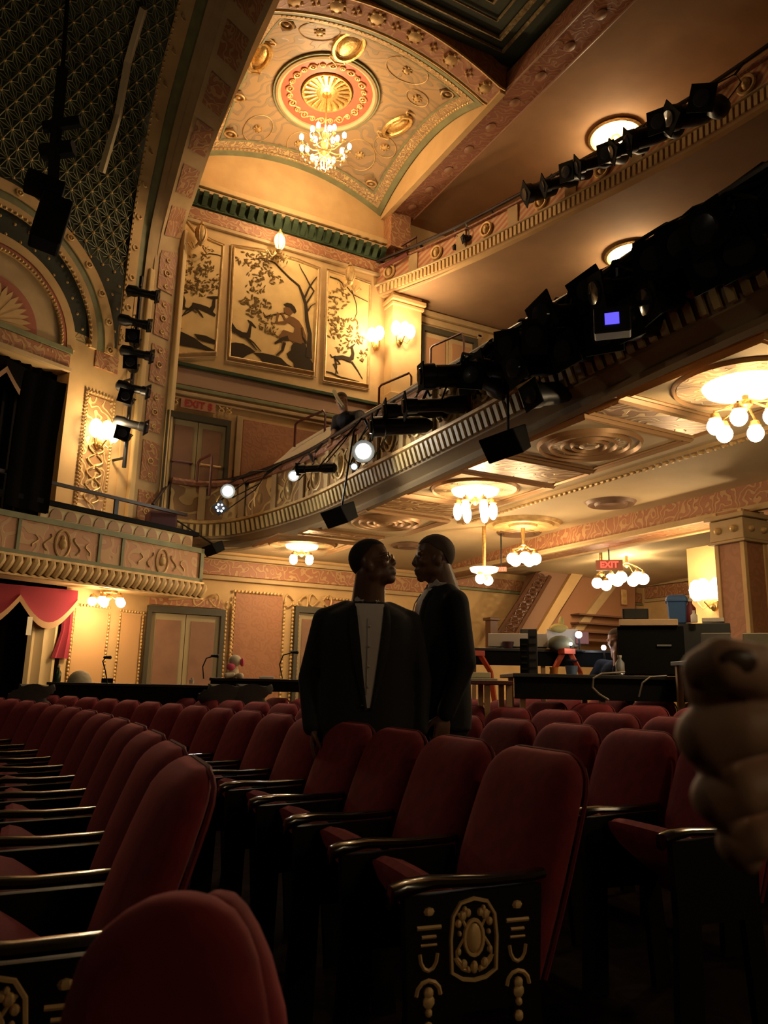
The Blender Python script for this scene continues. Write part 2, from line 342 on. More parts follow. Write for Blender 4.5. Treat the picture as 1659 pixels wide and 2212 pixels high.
for i in range(18):
    a0 = radians(180*i/18); a1 = radians(180*(i+1)/18); am = (a0+a1)/2
    bprism(m, [(-2.9, 5.6), (-2.9+.4*cos(a0), 5.6+.4*sin(a0)), (-2.9+.47*cos((a0+am)/2), 5.6+.47*sin((a0+am)/2)), (-2.9+.53*cos(am), 5.6+.53*sin(am)), (-2.9+.47*cos((a1+am)/2), 5.6+.47*sin((a1+am)/2)), (-2.9+.4*cos(a1), 5.6+.4*sin(a1))], .04+.006*(i % 2), .01)
struct(m.build('trim_17', OCHRE))
arcband(.96, 1.0, 5.6, .05, .05, GILTP, 'trim_18'); arcband(1.0, 1.07, 5.6, .03, .03, mat('sunburst_red', (0, 0, 0)), 'trim_19'); arcband(1.07, 1.2, 5.6, .04, .04, OCHRE, 'trim_20')
arcband(1.42, 1.53, 5.75, .05, .05, OCHRE, 'trim_21'); arcband(1.53, 1.66, 5.75, .03, .03, SAGE, 'trim_22'); arcband(1.66, 1.82, 5.75, .05, .05, OCHRE, 'trim_23')
m = MB()
for i in range(60):
    a = radians(3*i+1.5); m.ball(bw(-2.9+1.42*cos(a), 5.75+1.42*sin(a), .05), .028, 6, 4); m.ball(bw(-2.9+.98*cos(a), 5.6+.98*sin(a), .06), .022, 6, 4)
for i in range(13):
    a = radians(2+14*i); c = bw(-2.9+1.74*cos(a), 5.75+1.74*sin(a), .06); m.tube([c+BD*.045*cos(t*pi/4)+Vector((0, 0, .045*sin(t*pi/4))) for t in range(8)], .012, 5, True)
    m.ball(c, .02, 6, 4)
struct(m.build('trim_24', GILTP, smooth=True))
# dark panel behind the lattice and lattice itself
PROF = [(0, 5.6), (0, 7.0), (-.15, 8.17), (-.53, 8.9), (-1.06, 9.56), (-2.0, 10.0), (-3.1, 10.3), (-4.8, 10.45)]
def cr(P, t):
    n = len(P)-1; t = max(0, min(.9999, t))*n; i = int(t); f = t-i
    g = lambda k: Vector(P[max(0, min(n, k))]) if len(P[0]) == 3 else Vector((*P[max(0, min(n, k))], 0))
    p0, p1, p2, p3 = g(i-1), g(i), g(i+1), g(i+2)
    return .5*((2*p1)+(p2-p0)*f+(2*p0-5*p1+4*p2-p3)*f*f+(3*p1-p0-3*p2+p3)*f**3)
def arcl(P, n=60):
    Q = [cr(P, i/n) for i in range(n+1)]; L = [0]
    for a, b in zip(Q, Q[1:]): L.append(L[-1]+(b-a).length)
    def f(s):
        s = max(0, min(L[-1], s))
        for i in range(n):
            if s <= L[i+1]: t = (s-L[i])/max(1e-9, L[i+1]-L[i]); return Q[i].lerp(Q[i+1], t)
        return Q[-1]
    return f, L[-1]
pf, PL = arcl(PROF)
def LS(x, s):
    p = pf(s); lift = .2*(1.6-x)*min(1, s/2.5); return Vector((x, 12+(x-2.48)*.497+p.x, p.y+lift))
m = MB(); m.grid([[LS(x, s*PL/30)+BN*-.03 for s in range(31)] for x in [-3, -2, -1, 0, .5, 1, 1.4, 1.62]])
struct(m.build('ceiling_sounding_board', mat('dark_grille_backing', (.03, .032, .02), .9)))
m = MB(); st = MB(); side = .21; hh = side*sqrt(3)/2
def lpt(a, b): return LS(1.6-a/1.12, b)
def inlat(a, b):
    if not (0 <= a <= 4.4 and .15 <= b <= PL-.3): return False
    p = lpt(a, b)
    if p.z < 7.8:
        q = p-BO; u = q.dot(BD); return math.hypot(u+2.9, p.z-5.75) > 1.84 or (math.hypot(u+2.9, p.z-5.6) > 1.2 and math.hypot(u+2.9, p.z-5.75) < 1.42)
    return True
def seg(a, b, r):
    if inlat(*a) and inlat(*b): m.tube([lpt(*a), lpt(*b)], r, 3, caps=False)
for j in range(int(PL/hh)+2):
    for i in range(26):
        A = (i*side+(j % 2)*side/2, j*hh); B = (A[0]+side, A[1]); Cc = (A[0]+side/2, A[1]+hh); D = (A[0]-side/2, A[1]+hh)
        seg(A, B, .008); seg(A, Cc, .008); seg(A, D, .008)
        for tri in ((A, B, Cc), (A, Cc, D)):
            g = (sum(t[0] for t in tri)/3, sum(t[1] for t in tri)/3)
            for t in tri: seg(t, g, .006)
        if inlat(*A): st.ball(lpt(*A)+BN*.01, .024, 6, 4)
m_ = MB(); bprism(m_, [(-4.6, 5.9), (-1.02, 5.9), (-1.02, 7.93), (-4.6, 7.93)], .008, .006); struct(m_.build('wall_left_grille_ground', mat('dark_grille_backing', (0, 0, 0))))
gr = empty('lattice_grille', LS(1, 2), 'olive star-pattern lattice grille covering the curved wall beside the stage arch', 'grille')
m.build('lattice', SAGE, gr); st.build('star_boss', GILTP, gr, smooth=True)
# trims beside the lattice: plastered strip with rosettes, green strip, mouldings, then the panelled rib
def resamp(P, n=30):
    f, L = arcl(P); return [f(L*i/n) for i in range(n+1)]
E0 = resamp([(1.6, 11.56, 5.9), (1.6, 11.56, 7.0), (1.6, 11.41, 8.17), (1.6, 11.03, 8.9), (1.6, 10.5, 9.56), (1.6, 9.5, 10.0), (1.6, 8.5, 10.3), (1.6, 7.2, 10.45)])
E2 = resamp([(2.05, 11.79, 5.9), (2.06, 11.79, 7.0), (2.08, 11.74, 7.9), (2.1, 11.35, 8.39), (2.1, 10.62, 8.82), (2.1, 10.06, 9.14), (2.1, 9.32, 9.49), (2.1, 8.65, 9.81), (2.1, 7.2, 10.1)])
E3 = resamp([(2.48, 11.99, 5.9), (2.48, 11.99, 7.2), (2.5, 11.93, 8.43), (2.5, 11.41, 8.64), (2.5, 10.76, 8.9), (2.5, 10.22, 9.03), (2.5, 9.58, 9.15), (2.5, 8.71, 9.34), (2.5, 7.93, 9.38), (2.5, 6.9, 9.5)])
mixc = lambda A, B, t: [a.lerp(b, t) for a, b in zip(A, B)]
def ribbon(name, A, B, mt, off=0, th=.03):
    o = Vector((-.1, -.6, -.35)).normalized(); m = MB(); m.grid([[a+o*off for a in A], [b+o*off for b in B]]); m.grid([[a+o*(off-th) for a in A], [a+o*off for a in A]]); m.grid([[b+o*off for b in B], [b+o*(off-th) for b in B]])
    return struct(m.build(name, mt, smooth=True))
ribbon('trim_25', E0, mixc(E0, E2, .36), OCHRE, .03); ribbon('trim_26', mixc(E0, E2, .36), mixc(E0, E2, .62), SAGE, 0); ribbon('trim_27', mixc(E0, E2, .62), mixc(E0, E2, .78), TAN, .05); ribbon('trim_28', mixc(E0, E2, .78), mixc(E0, E2, 1), TAN, .02)
ribbon('trim_29', E2, E3, TAN, .03, .1)
m = MB(); o_ = Vector((-.1, -.6, -.35)).normalized()
for i in range(30):   # red relief panels on the rib, with plain bars between
    A, B = mixc(E2, E3, .16), mixc(E2, E3, .86)
    if i % 3 == 2: continue
    m.grid([[A[i]+o_*.045, A[i+1]+o_*.045], [B[i]+o_*.045, B[i+1]+o_*.045]])
struct(m.build('trim_30', FRIEZE))
m = MB()
for i, p in enumerate(mixc(E0, E2, .2)):
    if i % 2: m.tube([p+o_*.04+BD*.04*cos(t*pi/4)+Vector((0, 0, .04*sin(t*pi/4))) for t in range(8)], .011, 5, True)
for i, p in enumerate(mixc(E0, E2, .04)):
    for k in range(3): m.ball(p.lerp(mixc(E0, E2, .04)[min(i+1, 30)], k/3)+o_*.03, .02, 5, 4)
struct(m.build('trim_31', GILTP, smooth=True))
# pilaster below: u -.5..0 from box floor to rib
def bbox(mb, u0, u1, z0, z1, off, th): bprism(mb, [(u0, z0), (u1, z0), (u1, z1), (u0, z1)], off, th)
m = MB(); bbox(m, -.52, .0, 3.0, 8.0, .04, .04); struct(m.build('trim_32', TAN))
m = MB(); bbox(m, -.055, .035, 3.0, 8.35, .13, .15); struct(m.build('trim_33', mat('pale_ochre_edge', (.66, .46, .2), .6), bevel=.02))  # pale cream-ochre trim, the edge's own colour
m = MB(); bbox(m, -.62, -.52, 3.0, 7.4, .09, .1); struct(m.build('trim_34', mat('pale_ochre_edge', (0, 0, 0)), bevel=.02))
m = MB(); g = MB()
for k in range(6):
    z0 = 3.25+k*.78; bbox(m, -.43, -.13, z0, z0+.62, .055, .01)
    for zz in (z0+.08, z0+.31, z0+.54):
        c = bw(-.28, zz, .065); rr = .045 if zz == z0+.31 else .028
        g.tube([c+BD*rr*cos(t*pi/4)+Vector((0, 0, rr*sin(t*pi/4))) for t in range(8)], .011, 5, True); g.ball(c, .014, 6, 4)
struct(m.build('trim_35', FRIEZE)); struct(g.build('trim_36', GILTP, smooth=True))
m = MB(); bbox(m, -.8, -.62, 3.0, 7.0, .02, .02); struct(m.build('trim_37', OCHRE))
# red relief panel behind the sconce, small square relief over it, frieze over the box opening
m = MB(); bbox(m, -1.4, -1.0, 3.3, 5.05, .025, .02); struct(m.build('trim_38', RELIEF))
m = MB()
for (a, b) in (((-1.43, 3.27), (-1.43, 5.1)), ((-.97, 3.27), (-.97, 5.1)), ((-1.43, 5.1), (-.97, 5.1))):
    n = 36 if a[0] == b[0] else 9
    for i in range(n+1): m.ball(bw(a[0]+(b[0]-a[0])*i/n, a[1]+(b[1]-a[1])*i/n, .03), .022, 5, 4)
for k in range(5):
    z = 3.5+k*.18
    for s in (-1, 1): m.tube([bw(-1.2+s*(.02+.1*sin(t*pi/6)), z+t*.028, .04) for t in range(7)], .013, 5)
struct(m.build('trim_39', GILTP, smooth=True))
m = MB(); bbox(m, -1.36, -.98, 5.5, 5.75, .03, .03); bbox(m, -4.6, -1.76, 5.33, 5.52, .04, .04); struct(m.build('trim_40', FRIEZE))
m = MB(); bbox(m, -4.6, -1.74, 5.53, 5.6, .06, .06); struct(m.build('trim_41', SAGE)); m = MB(); bbox(m, -4.6, -1.74, 5.27, 5.32, .07, .07); struct(m.build('trim_42', TAN))
# lower wall under the box: lit panel and gilt-beaded frames
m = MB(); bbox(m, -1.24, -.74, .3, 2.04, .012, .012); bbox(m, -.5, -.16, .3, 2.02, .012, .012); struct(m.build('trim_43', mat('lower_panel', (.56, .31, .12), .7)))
def beadframe(mb, P0, ex, w, h, r=.02, step=.05, bottom=False):
    ex = Vector(ex); P0 = Vector(P0)
    for s in (0, w):
        for i in range(int(h/step)): mb.ball(P0+ex*s+Vector((0, 0, i*step)), (r*.9, r*.9, r*1.25), 6, 4)
    for i in range(int(w/step)+1): mb.ball(P0+ex*min(w, i*step)+Vector((0, 0, h)), r, 6, 4)
m = MB(); beadframe(m, bw(-1.27, .3, .02), BD, .56, 1.78); beadframe(m, bw(-.53, .3, .02), BD, .4, 1.76); struct(m.build('trim_44', GILTP, smooth=True))
# orchestra-level side wall panels (Y=12)
def panelY(n, px0, px1, zt, mt=TERRA):
    x0 = aY(px0, 1300, 12).x; x1 = aY(px1, 1300, 12).x
    m = MB(); m.box(((x0+x1)/2, 11.985, zt/2+.2), (x1-x0, .03, zt-.4)); struct(m.build('trim_%d' % n, mt))
    m = MB(); beadframe(m, (x0-.03, 11.95, .4), (1, 0, 0), x1-x0+.06, zt-.37, .026, .06); struct(m.build('trim_%d' % (n+1), GILTP, smooth=True))
panelY(45, 508, 609, 2.46); panelY(47, 700, 800, 2.46)
band('trim_49', 2.5, 7.4, 2.72, 2.95, .05, FRIEZE); band('trim_50', 2.5, 7.4, 2.64, 2.7, .09, TAN); band('trim_51', 2.5, 7.4, 2.97, 3.03, .12, TAN)
# --- doors
def make_door(name, px0, px1, zt, z0, leafm, framem, label_gold=True):
    x0 = aY(px0, 1320 if z0 == 0 else 900, 12).x if px0 < 2000 else 0; x1 = aY(px1, 1320 if z0 == 0 else 900, 12).x
    o = empty(name, ((x0+x1)/2, 11.95, z0), '', 'door'); del o['label']; del o['category']; struct(o)
    m = MB(); m.box(((x0+x1)/2, 11.93, zt+.05), (x1-x0+.12, .12, .1)); m.box((x0-.03, 11.93, (z0+zt)/2), (.06, .12, zt-z0)); m.box((x1+.03, 11.93, (z0+zt)/2), (.06, .12, zt-z0)); m.build('door_frame', mat('dark_door_reveal', (.05, .04, .02), .5), o)
    mid = (x0+x1)/2
    for a, b in ((x0, mid), (mid, x1)):
        m = MB(); m.box(((a+b)/2, 11.965, (z0+zt)/2), (b-a-.01, .05, zt-z0-.01)); d = m.build('door_leaf', framem, o)
        m = MB(); m.box(((a+b)/2, 11.935, (z0+zt)/2+.0), (b-a-.16, .02, zt-z0-.2)); m.build('leaf_panel', leafm, d)
        m = MB(); m.tube([(a+.06, 11.88, z0+1.02), (b-.06, 11.88, z0+1.02)], .02, 8); m.box((a+.08, 11.91, z0+1.02), (.03, .06, .04)); m.box((b-.08, 11.91, z0+1.02), (.03, .06, .04)); m.build('push_bar', GILTP if a > x0 else RAILM, d)
    return o
make_door('door_1', 325, 474, 2.08, 0, DOORP, DOORF); 
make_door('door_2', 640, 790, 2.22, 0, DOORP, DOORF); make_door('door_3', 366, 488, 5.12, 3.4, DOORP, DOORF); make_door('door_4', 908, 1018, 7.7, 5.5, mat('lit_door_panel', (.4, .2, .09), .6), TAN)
m = MB(); beadframe(m, (3.62, 11.93, 0), (1, 0, 0), .1, 2.3, .025, .06); beadframe(m, (4.72, 11.93, 0), (1, 0, 0), .1, 2.35, .025, .06)
for cx, z in ((3.3, 2.32), (5.2, 2.44), (4.78, 2.4)):
    for s in (-1, 1): m.tube([(cx+s*(.04+.16*sin(t*pi/8)), 11.94, z+.1*sin(t*pi/4)) for t in range(9)], .016, 5)
struct(m.build('trim_52', GILTP, smooth=True))
m = MB(); m.box((3.0, 11.97, 2.27), (1.1, .06, .14)); struct(m.build('trim_53', FRIEZE))
m = MB(); m.box((6.98, 11.97, 6.9), (.1, .06, 2.1)); m.box((8.42, 11.97, 6.9), (.1, .06, 2.1)); m.box((7.7, 11.97, 7.95), (1.6, .06, .12)); m.box((9.9, 11.96, 8.1), (7, .08, .1)); struct(m.build('trim_54', TAN, bevel=.01))
# written signs
def text(s, size, M, mt, name, parent=None, depth=.004, bold=0):
    c = bpy.data.curves.new(name, 'FONT'); c.body = s; c.size = size; c.extrude = depth; c.align_x = 'CENTER'; c.align_y = 'CENTER'; c.offset = bold
    t = bpy.data.objects.new('t', c); S.collection.objects.link(t); bpy.context.view_layer.update()
    me = bpy.data.meshes.new_from_object(t.evaluated_get(bpy.context.evaluated_depsgraph_get())); bpy.data.objects.remove(t)
    me.transform(M); me.materials.clear(); me.materials.append(mt); me.name = name
    o = bpy.data.objects.new(name, me); S.collection.objects.link(o)
    if parent is not None: o.parent = parent; o.matrix_parent_inverse = parent.matrix_basis.inverted()
    return o
YM = lambda x, y, z: basis((x, y, z), (1, 0, 0), (0, 0, 1), (0, -1, 0))
o = empty('exit_sign', (2.95, 11.97, 5.41), 'painted red EXIT 8 sign over the dark door at the upper box level', 'sign')
m = MB(); m.box((2.95, 11.96, 5.405), (.56, .03, .16)); m.build('sign_panel', mat('sign_ground', (.45, .2, .1), .6), o); text('EXIT 8', .16, YM(2.95, 11.942, 5.405), SIGNR, 'sign_letters', o, bold=.004)
m = MB()
for cx in (2.58, 3.33, 3.45):
    for s in (-1, 1): m.tube([(cx+s*.04*sin(t*pi/4), 11.95, 5.35+t*.018) for t in range(7)], .01, 5)
struct(m.build('trim_55', GILTP, smooth=True))
# --- vault
m = MB(); NV = 28
m.grid([[(VX0+(VX1-VX0)*i/NV, VY0+(VY1-VY0)*j/NV, VZ(VX0+(VX1-VX0)*i/NV, VY0+(VY1-VY0)*j/NV)) for i in range(NV+1)] for j in range(NV+1)])
struct(m.build('ceiling', VAULT, smooth=True))
def von(x, y, d=.01): return Vector((x, y, VZ(x, y)-d))
def vring(name, ins, wd, mt, d):
    m = MB(); n = 24
    def side(f0, f1):
        m.grid([[f0(i/n) for i in range(n+1)], [f1(i/n) for i in range(n+1)]])
    a, b = ins, ins+wd
    X = lambda t, k: VX0+k+(VX1-VX0-2*k)*t; Y = lambda t, k: VY0+k+(VY1-VY0-2*k)*t
    side(lambda t: von(X(t, a), VY0+a, d), lambda t: von(X(t, b), VY0+b, d)); side(lambda t: von(X(t, a), VY1-a, d), lambda t: von(X(t, b), VY1-b, d))
    side(lambda t: von(VX0+a, Y(t, a), d), lambda t: von(VX0+b, Y(t, b), d)); side(lambda t: von(VX1-a, Y(t, a), d), lambda t: von(VX1-b, Y(t, b), d))
    return struct(m.build(name, mt, smooth=True))
vring('trim_56', 0, .1, SAGE, .02); vring('trim_57', .1, .04, TAN, .03); vring('trim_58', .14, .12, mat('vault_border', (.33, .2, .1), .5, .2, 'scroll', (.6, .42, .18), 22, .5), .02); vring('trim_59', .26, .03, SAGE, .03)
m = MB(); n = 44
for i in range(n):
    t = (i+.5)/n
    for x, y in ((VX0+.2+(VX1-VX0-.4)*t, VY1-.12), (VX1-.12, VY0+.2+(VY1-VY0-.4)*t), (VX0+.2+(VX1-VX0-.4)*t, VY0+.12)): m.ball(von(x, y, .03), (.02, .02, .015), 5, 4)
struct(m.build('trim_60', GOLD, smooth=True))
# medallion of the chandelier
MC = Vector((4.3, 10.42, VZ(4.3, 10.42)))
class MBc(MB):
    def build(s, *a, **k):
        for p in s.v: p.z += VZ(p.x, p.y)-MC.z-.012
        return MB.build(s, *a, **k)
med = empty('ceiling_medallion', MC, 'large round red and gold plaster medallion above the crystal chandelier', 'ceiling medallion')
m = MBc(); m.lathe([(.84, 0), (.84, -.05), (.80, -.07), (.76, -.05), (.76, 0)], MC, n=48, cap=False); m.build('outer_ring', TAN, med, smooth=True)
m = MBc(); m.lathe([(.88, 0), (.88, -.03), (.84, -.03)], MC, n=48, cap=False); m.build('green_edge', SAGE, med)
m = MBc(); m.lathe([(.77, -.02), (.69, -.03), (.60, -.035), (.52, -.035), (.44, -.04)], MC, n=48, cap=False); m.build('red_field', mat('medallion_red', (.42, .1, .05), .5), med)
m = MBc()
for k in range(24):
    a = 2*pi*k/24; c = MC+Vector((.61*cos(a), .61*sin(a), -.05)); rr = .055 if k % 2 else .04
    m.tube([c+Vector((rr*cos(t), rr*sin(t), 0)) for t in [i*pi/4 for i in range(8)]], .013, 5, True); m.ball(c, .02, 6, 4)
    m.tube([c+Vector((-.1*sin(a)*j/3-.03*cos(a)*sin(j*1.2), .1*cos(a)*j/3-.03*sin(a)*sin(j*1.2), 0)) for j in range(4)], .01, 4)
m.build('scroll_ornament', GILTP, med, smooth=True)
m = MBc(); m.lathe([(.42, -.02), (.41, -.08), (.38, -.08), (.36, -.05), (.2, -.07), (.16, -.1), (.08, -.12), (.06, -.06), (.001, -.05)], MC, n=40)
for k in range(20):
    a = 2*pi*k/20; m.tube([MC+Vector((q*cos(a), q*sin(a), -.07-.01*(1-q))) for q in (.17, .27, .38)], [.01, .018, .022], 5)
m.build('gold_sunburst', GOLD, med, smooth=True)
# square and oval ornaments on the vault
m = MB(); g = MB(); s = MB()
for x, y in ((3.05, 9.0), (5.75, 9.0), (3.05, 11.6), (5.75, 11.6), (4.85, 11.72), (2.95, 10.9)):
    c = von(x, y, .02); e = .15
    s.prism([c+Vector((e, 0, 0)), c+Vector((0, e, 0)), c+Vector((-e, 0, 0)), c+Vector((0, -e, 0))], (0, 0, -.02))
    g.tube([c+Vector((.1*cos(t*pi/5), .08*sin(t*pi/5), -.03)) for t in range(10)], .018, 5, True); g.ball(c-Vector((0, 0, .03)), (.04, .03, .02), 8, 5)
for x, y, rr in ((3.6, 9.1, .3), (5.1, 9.15, .33), (5.35, 11.3, .28), (3.5, 11.5, .25), (5.65, 10.9, .2), (4.3, 11.6, .22), (5.55, 9.6, .18)):
    c = von(x, y, .025)
    g.tube([Vector((x+rr*cos(t*pi/12), y+rr*sin(t*pi/12), VZ(x+rr*cos(t*pi/12), y+rr*sin(t*pi/12))-.01)) for t in range(24)], .008, 4, True)
    g.ball(c, (.06, .06, .03), 8, 5)
    for k in range(8): a = k*pi/4; g.ball(c+Vector((.07*cos(a), .07*sin(a), 0)), .022, 5, 4)
struct(s.build('trim_61', mat('ornament_ground', (.22, .13, .07), .6))); struct(g.build('trim_62', GILTP, smooth=True))
def cartouche(x, y, sx, sy, rot, lab, lit=None):
    c = von(x, y, .03); o = empty('gilt_cartouche', c, lab, 'plaster ornament')
    R = Matrix.Rotation(rot, 3, 'Z'); m = MB()
    m.tube([c+R @ Vector((sx*cos(t*pi/10), sy*sin(t*pi/10), -.03)) for t in range(20)], .04, 6, True)
    m.ball(c+Vector((0, 0, -.02)), (sx*.8, sy*.8, .05), 14, 6, R)
    m.build('shell_relief', GOLD, o, smooth=True); m = MB()
    for s_ in (-1, 1):
        m.tube([c+R @ Vector((s_*(.05+.09*sin(j)), sy+.03*j, -.02)) for j in range(5)], .018, 5)
        m.tube([c+R @ Vector((s_*(.05+.09*sin(j)), -sy-.03*j, -.02)) for j in range(5)], .018, 5)
    m.build('scrollwork', GILTP, o, smooth=True)
    return o
cartouche(4.12, 9.2, .2, .3, .1, 'bright gilt shell cartouche at the near edge of the vault, above the medallion'); cartouche(5.6, 10.35, .14, .3, .3, 'gilt oval cartouche on the vault to the right of the medallion'); cartouche(2.98, 9.95, .14, .28, 0, 'gilt oval cartouche on the vault left of the medallion')
# walls under the side arches of the vault, near arch band, main ceiling, beam
m = MB(); P = [(6.17, VY0+(VY1-VY0)*i/20, VZ(VX1, VY0+(VY1-VY0)*i/20)+.02) for i in range(21)]
m.prism([(6.17, 12.1, 9.8), (6.17, 8.2, 9.8)]+[(6.17, 8.2, 9.93)]+P, (.1, 0, 0)); struct(m.build('wall_vault_right', OCHRE))
m = MB(); P = [(2.6, VY0+(VY1-VY0)*i/20, VZ(VX0, VY0+(VY1-VY0)*i/20)+.02) for i in range(21)]
m.prism([(2.6, 12.1, 9.3), (2.6, 6.9, 9.5)]+[(2.6, 6.9, 10.1), (2.6, 8.5, 10.1)]+P, (-.08, 0, 0)); struct(m.build('wall_vault_left', OCHRE))
def NA(x): return VZ(x, VY0)
xs = [VX0+(VX1+.08-VX0)*i/30 for i in range(31)]
m = MB(); m.grid([[(x, 8.6, NA(min(x, VX1))-.005) for x in xs], [(x, 8.5, NA(min(x, VX1))-.05) for x in xs]]); struct(m.build('trim_63', TAN, smooth=True))
m = MB(); m.grid([[(x, 8.5, NA(min(x, VX1))-.05) for x in xs], [(x, 8.14, NA(min(x, VX1))-.05) for x in xs]]); m.grid([[(x, 8.14, NA(min(x, VX1))-.05) for x in xs], [(x, 8.1, NA(min(x, VX1))+.3) for x in xs]]); struct(m.build('trim_64', mat('arch_red', (.40, .15, .07), .55, pat='scroll', col2=(.46, .22, .09), scale=10, bump=.3), smooth=True))
g = MB()
for i in range(11):
    x = 2.9+i*.31; z = NA(x)-.06
    if i % 2 == 0: g.ball((x, 8.32, z), (.11, .1, .03), 12, 5); [g.ball((x+.12*cos(a*pi/4), 8.32+.11*sin(a*pi/4), z), .03, 5, 4) for a in range(8)]
    else: [g.ball((x+.05*cos(a*pi/2), 8.32+.05*sin(a*pi/2), z), .028, 5, 4) for a in range(4)]
g.tube([(x, 8.55, NA(min(x, VX1))-.04) for x in xs], .02, 5); g.tube([(x, 8.14, NA(min(x, VX1))-.06) for x in xs], .02, 5)
struct(g.build('trim_65', GILTP, smooth=True))
m = MB(); m.box((2.7, 3.0, 10.32), (8, 10.3, .1)); struct(m.build('ceiling_main', mat('dark_green_ceiling', (.05, .06, .035), .7)))
m = MB()
for i, (k, rr) in enumerate(((.12, .03), (.3, .045), (.52, .02), (.75, .035))):
    x = 6.15-k; y = 8.05-k; m.tube([(2.4, y, 10.24), (x, y, 10.24), (x, -1, 10.24)], rr, 6)
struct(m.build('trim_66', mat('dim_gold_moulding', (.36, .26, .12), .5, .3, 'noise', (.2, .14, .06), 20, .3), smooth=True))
m = MB(); m.box((3.6, 4.2, 10.25), (3.2, 6.0, .04)); struct(m.build('trim_67', mat('brown_field', (.13, .08, .05), .7)))
m = MB(); m.box((6.5, 5.7, 9.98), (.52, 12.6, .26)); struct(m.build('trim_68', REDBR))
g = MB()
for i in range(16): y = 11.4-i*.62; g.ball((6.52, y, 9.84), (.08, .1, .025), 10, 5)
g.tube([(6.75, 12, 9.85), (6.75, -.5, 9.85)], .018, 5); g.tube([(6.27, 12, 9.85), (6.27, -.5, 9.85)], .018, 5)
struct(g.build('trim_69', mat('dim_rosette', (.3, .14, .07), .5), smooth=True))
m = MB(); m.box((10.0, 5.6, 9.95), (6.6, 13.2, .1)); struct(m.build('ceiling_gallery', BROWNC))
m = MB(); m.box((12.7, 4.0, 5), (.2, 16.4, 10.2)); struct(m.build('wall_back', OCHRE))
m = MB(); m.box((3.35, -4.1, 5), (18.7, .2, 10.8)); struct(m.build('wall_right', mat('dim_wall', (.1, .06, .03), .9)))
# ================================================================== BALCONIES AND BOX
def frame2(path):
    P = [Vector(p) for p in path]; N_ = []
    for i in range(len(P)):
        t = P[min(i+1, len(P)-1)]-P[max(i-1, 0)]; t.z = 0; t.normalize(); N_.append(Vector((t.y, -t.x, 0)))
    return P, N_
def sweep(mb, path, prof):
    P, N_ = frame2(path); mb.grid([[p+n*d+Vector((0, 0, h)) for p, n in zip(P, N_)] for d, h in prof])
def sweepobj(name, path, prof, mt, parent, smooth=False):
    m = MBs() if path is BP else MB(); sweep(m, path, prof); return m.build(name, mt, parent, smooth=smooth)
def along(path, step, start=0):
    f, L = arcl([tuple(p) for p in path], 120); s = start; out = []
    while s < L: 
        a = f(s); b = f(min(L, s+.02)) if s+.02 < L else f(s)+(f(s)-f(s-.02)); t = (b-a); t.z = 0
        if t.length > 1e-6: t.normalize(); out.append((a, t, Vector((t.y, -t.x, 0))))
        s += step
    return out
def HS(y): return max(.74, min(1, .74+(y-4)*.06))
class MBs(MB):
    def build(s, *a, **k):
        for p in s.v:
            b = min(BP, key=lambda q: (q.x-p.x)**2+(q.y-p.y)**2).z
            if p.z > b+.0: p.z = b+(p.z-b)*HS(p.y)
        return MB.build(s, *a, **k)
BP = resamp([(2.62, 12, 3.05), (3.1, 11.95, 3.05), (3.65, 11.7, 3.1), (4.0, 11.1, 3.16), (4.2, 10.4, 3.2), (4.3, 9.66, 3.22), (4.33, 8.3, 3.25), (4.18, 6.2, 3.22), (4.05, 4.7, 3.2), (3.98, 3.6, 3.2), (3.95, 2.7, 3.2), (3.93, 1, 3.2), (3.93, -1, 3.2)], 60)
DENT = mat('dentil_ochre', (.62, .46, .2), .5); DENTG = mat('dentil_ground', (.28, .19, .09), .6)
bal = empty('balcony', (4.2, 8, 3.2), 'curved mezzanine balcony front with ribbed band and relief panels, sweeping right over the seats', 'balcony')
sweepobj('lower_moulding', BP, [(-.02, -.02), (.03, 0), (.04, .05), (.0, .1), (.05, .16), (.1, .19), (.1, .21)], mat('cove_brown', (.36, .25, .13), .8), bal, True)
sweepobj('ribbed_ground', BP, [(.1, .21), (.13, .3), (.15, .4)], DENTG, bal)
m = MBs()
for i, (p, t, n) in enumerate(along(BP, .105, .15)):
    a = p+n*.115+Vector((0, 0, .22)); b = p+n*.165+t*.0+Vector((0, 0, .39)); e = t*.026
    m.prism([a-e, a+e, b+e, b-e], n*.022)
m.build('ribs', DENT, bal)
sweepobj('ledge', BP, [(.15, .4), (.2, .41), (.21, .44), (.17, .46), (.12, .47)], GILTP, bal)
sweepobj('front_panel', BP, [(.11, .46), (.11, 1.0)], mat('balcony_relief', (.30, .17, .075), .5, .2, 'scroll', (.55, .38, .16), 5, .7), bal)
for i, (p, t, n) in enumerate(along(BP, .72, .5)):
    m = MBs(); g = MBs(); a = p+n*.115+Vector((0, 0, .47)); m.prism([a-t*.055, a+t*.055, a+t*.055+n*.03, a-t*.055+n*.03], (0, 0, .53)); m.build('pilaster_strip', TAN, bal)
    c = p+t*.36+n*.125+Vector((0, 0, .73))
    g.tube([c+t*.13*cos(k*pi/7)+Vector((0, 0, .19*sin(k*pi/7))) for k in range(14)], .02, 5, True); g.ball(c, (.07, .07, .12), 8, 6)
    for s in (-1, 1): g.tube([c+t*s*(.17+.06*sin(k*1.1))+Vector((0, 0, -.16+k*.055)) for k in range(7)], .014, 5)
    g.build('relief_ornament', mat('dull_gilt', (.52, .37, .17), .45, .4), bal, smooth=True)
sweepobj('top_ledge', BP, [(.11, 1.0), (.17, 1.0), (.19, 1.05), (.17, 1.09), (-.15, 1.09), (-.15, .9)], REDBR, bal)
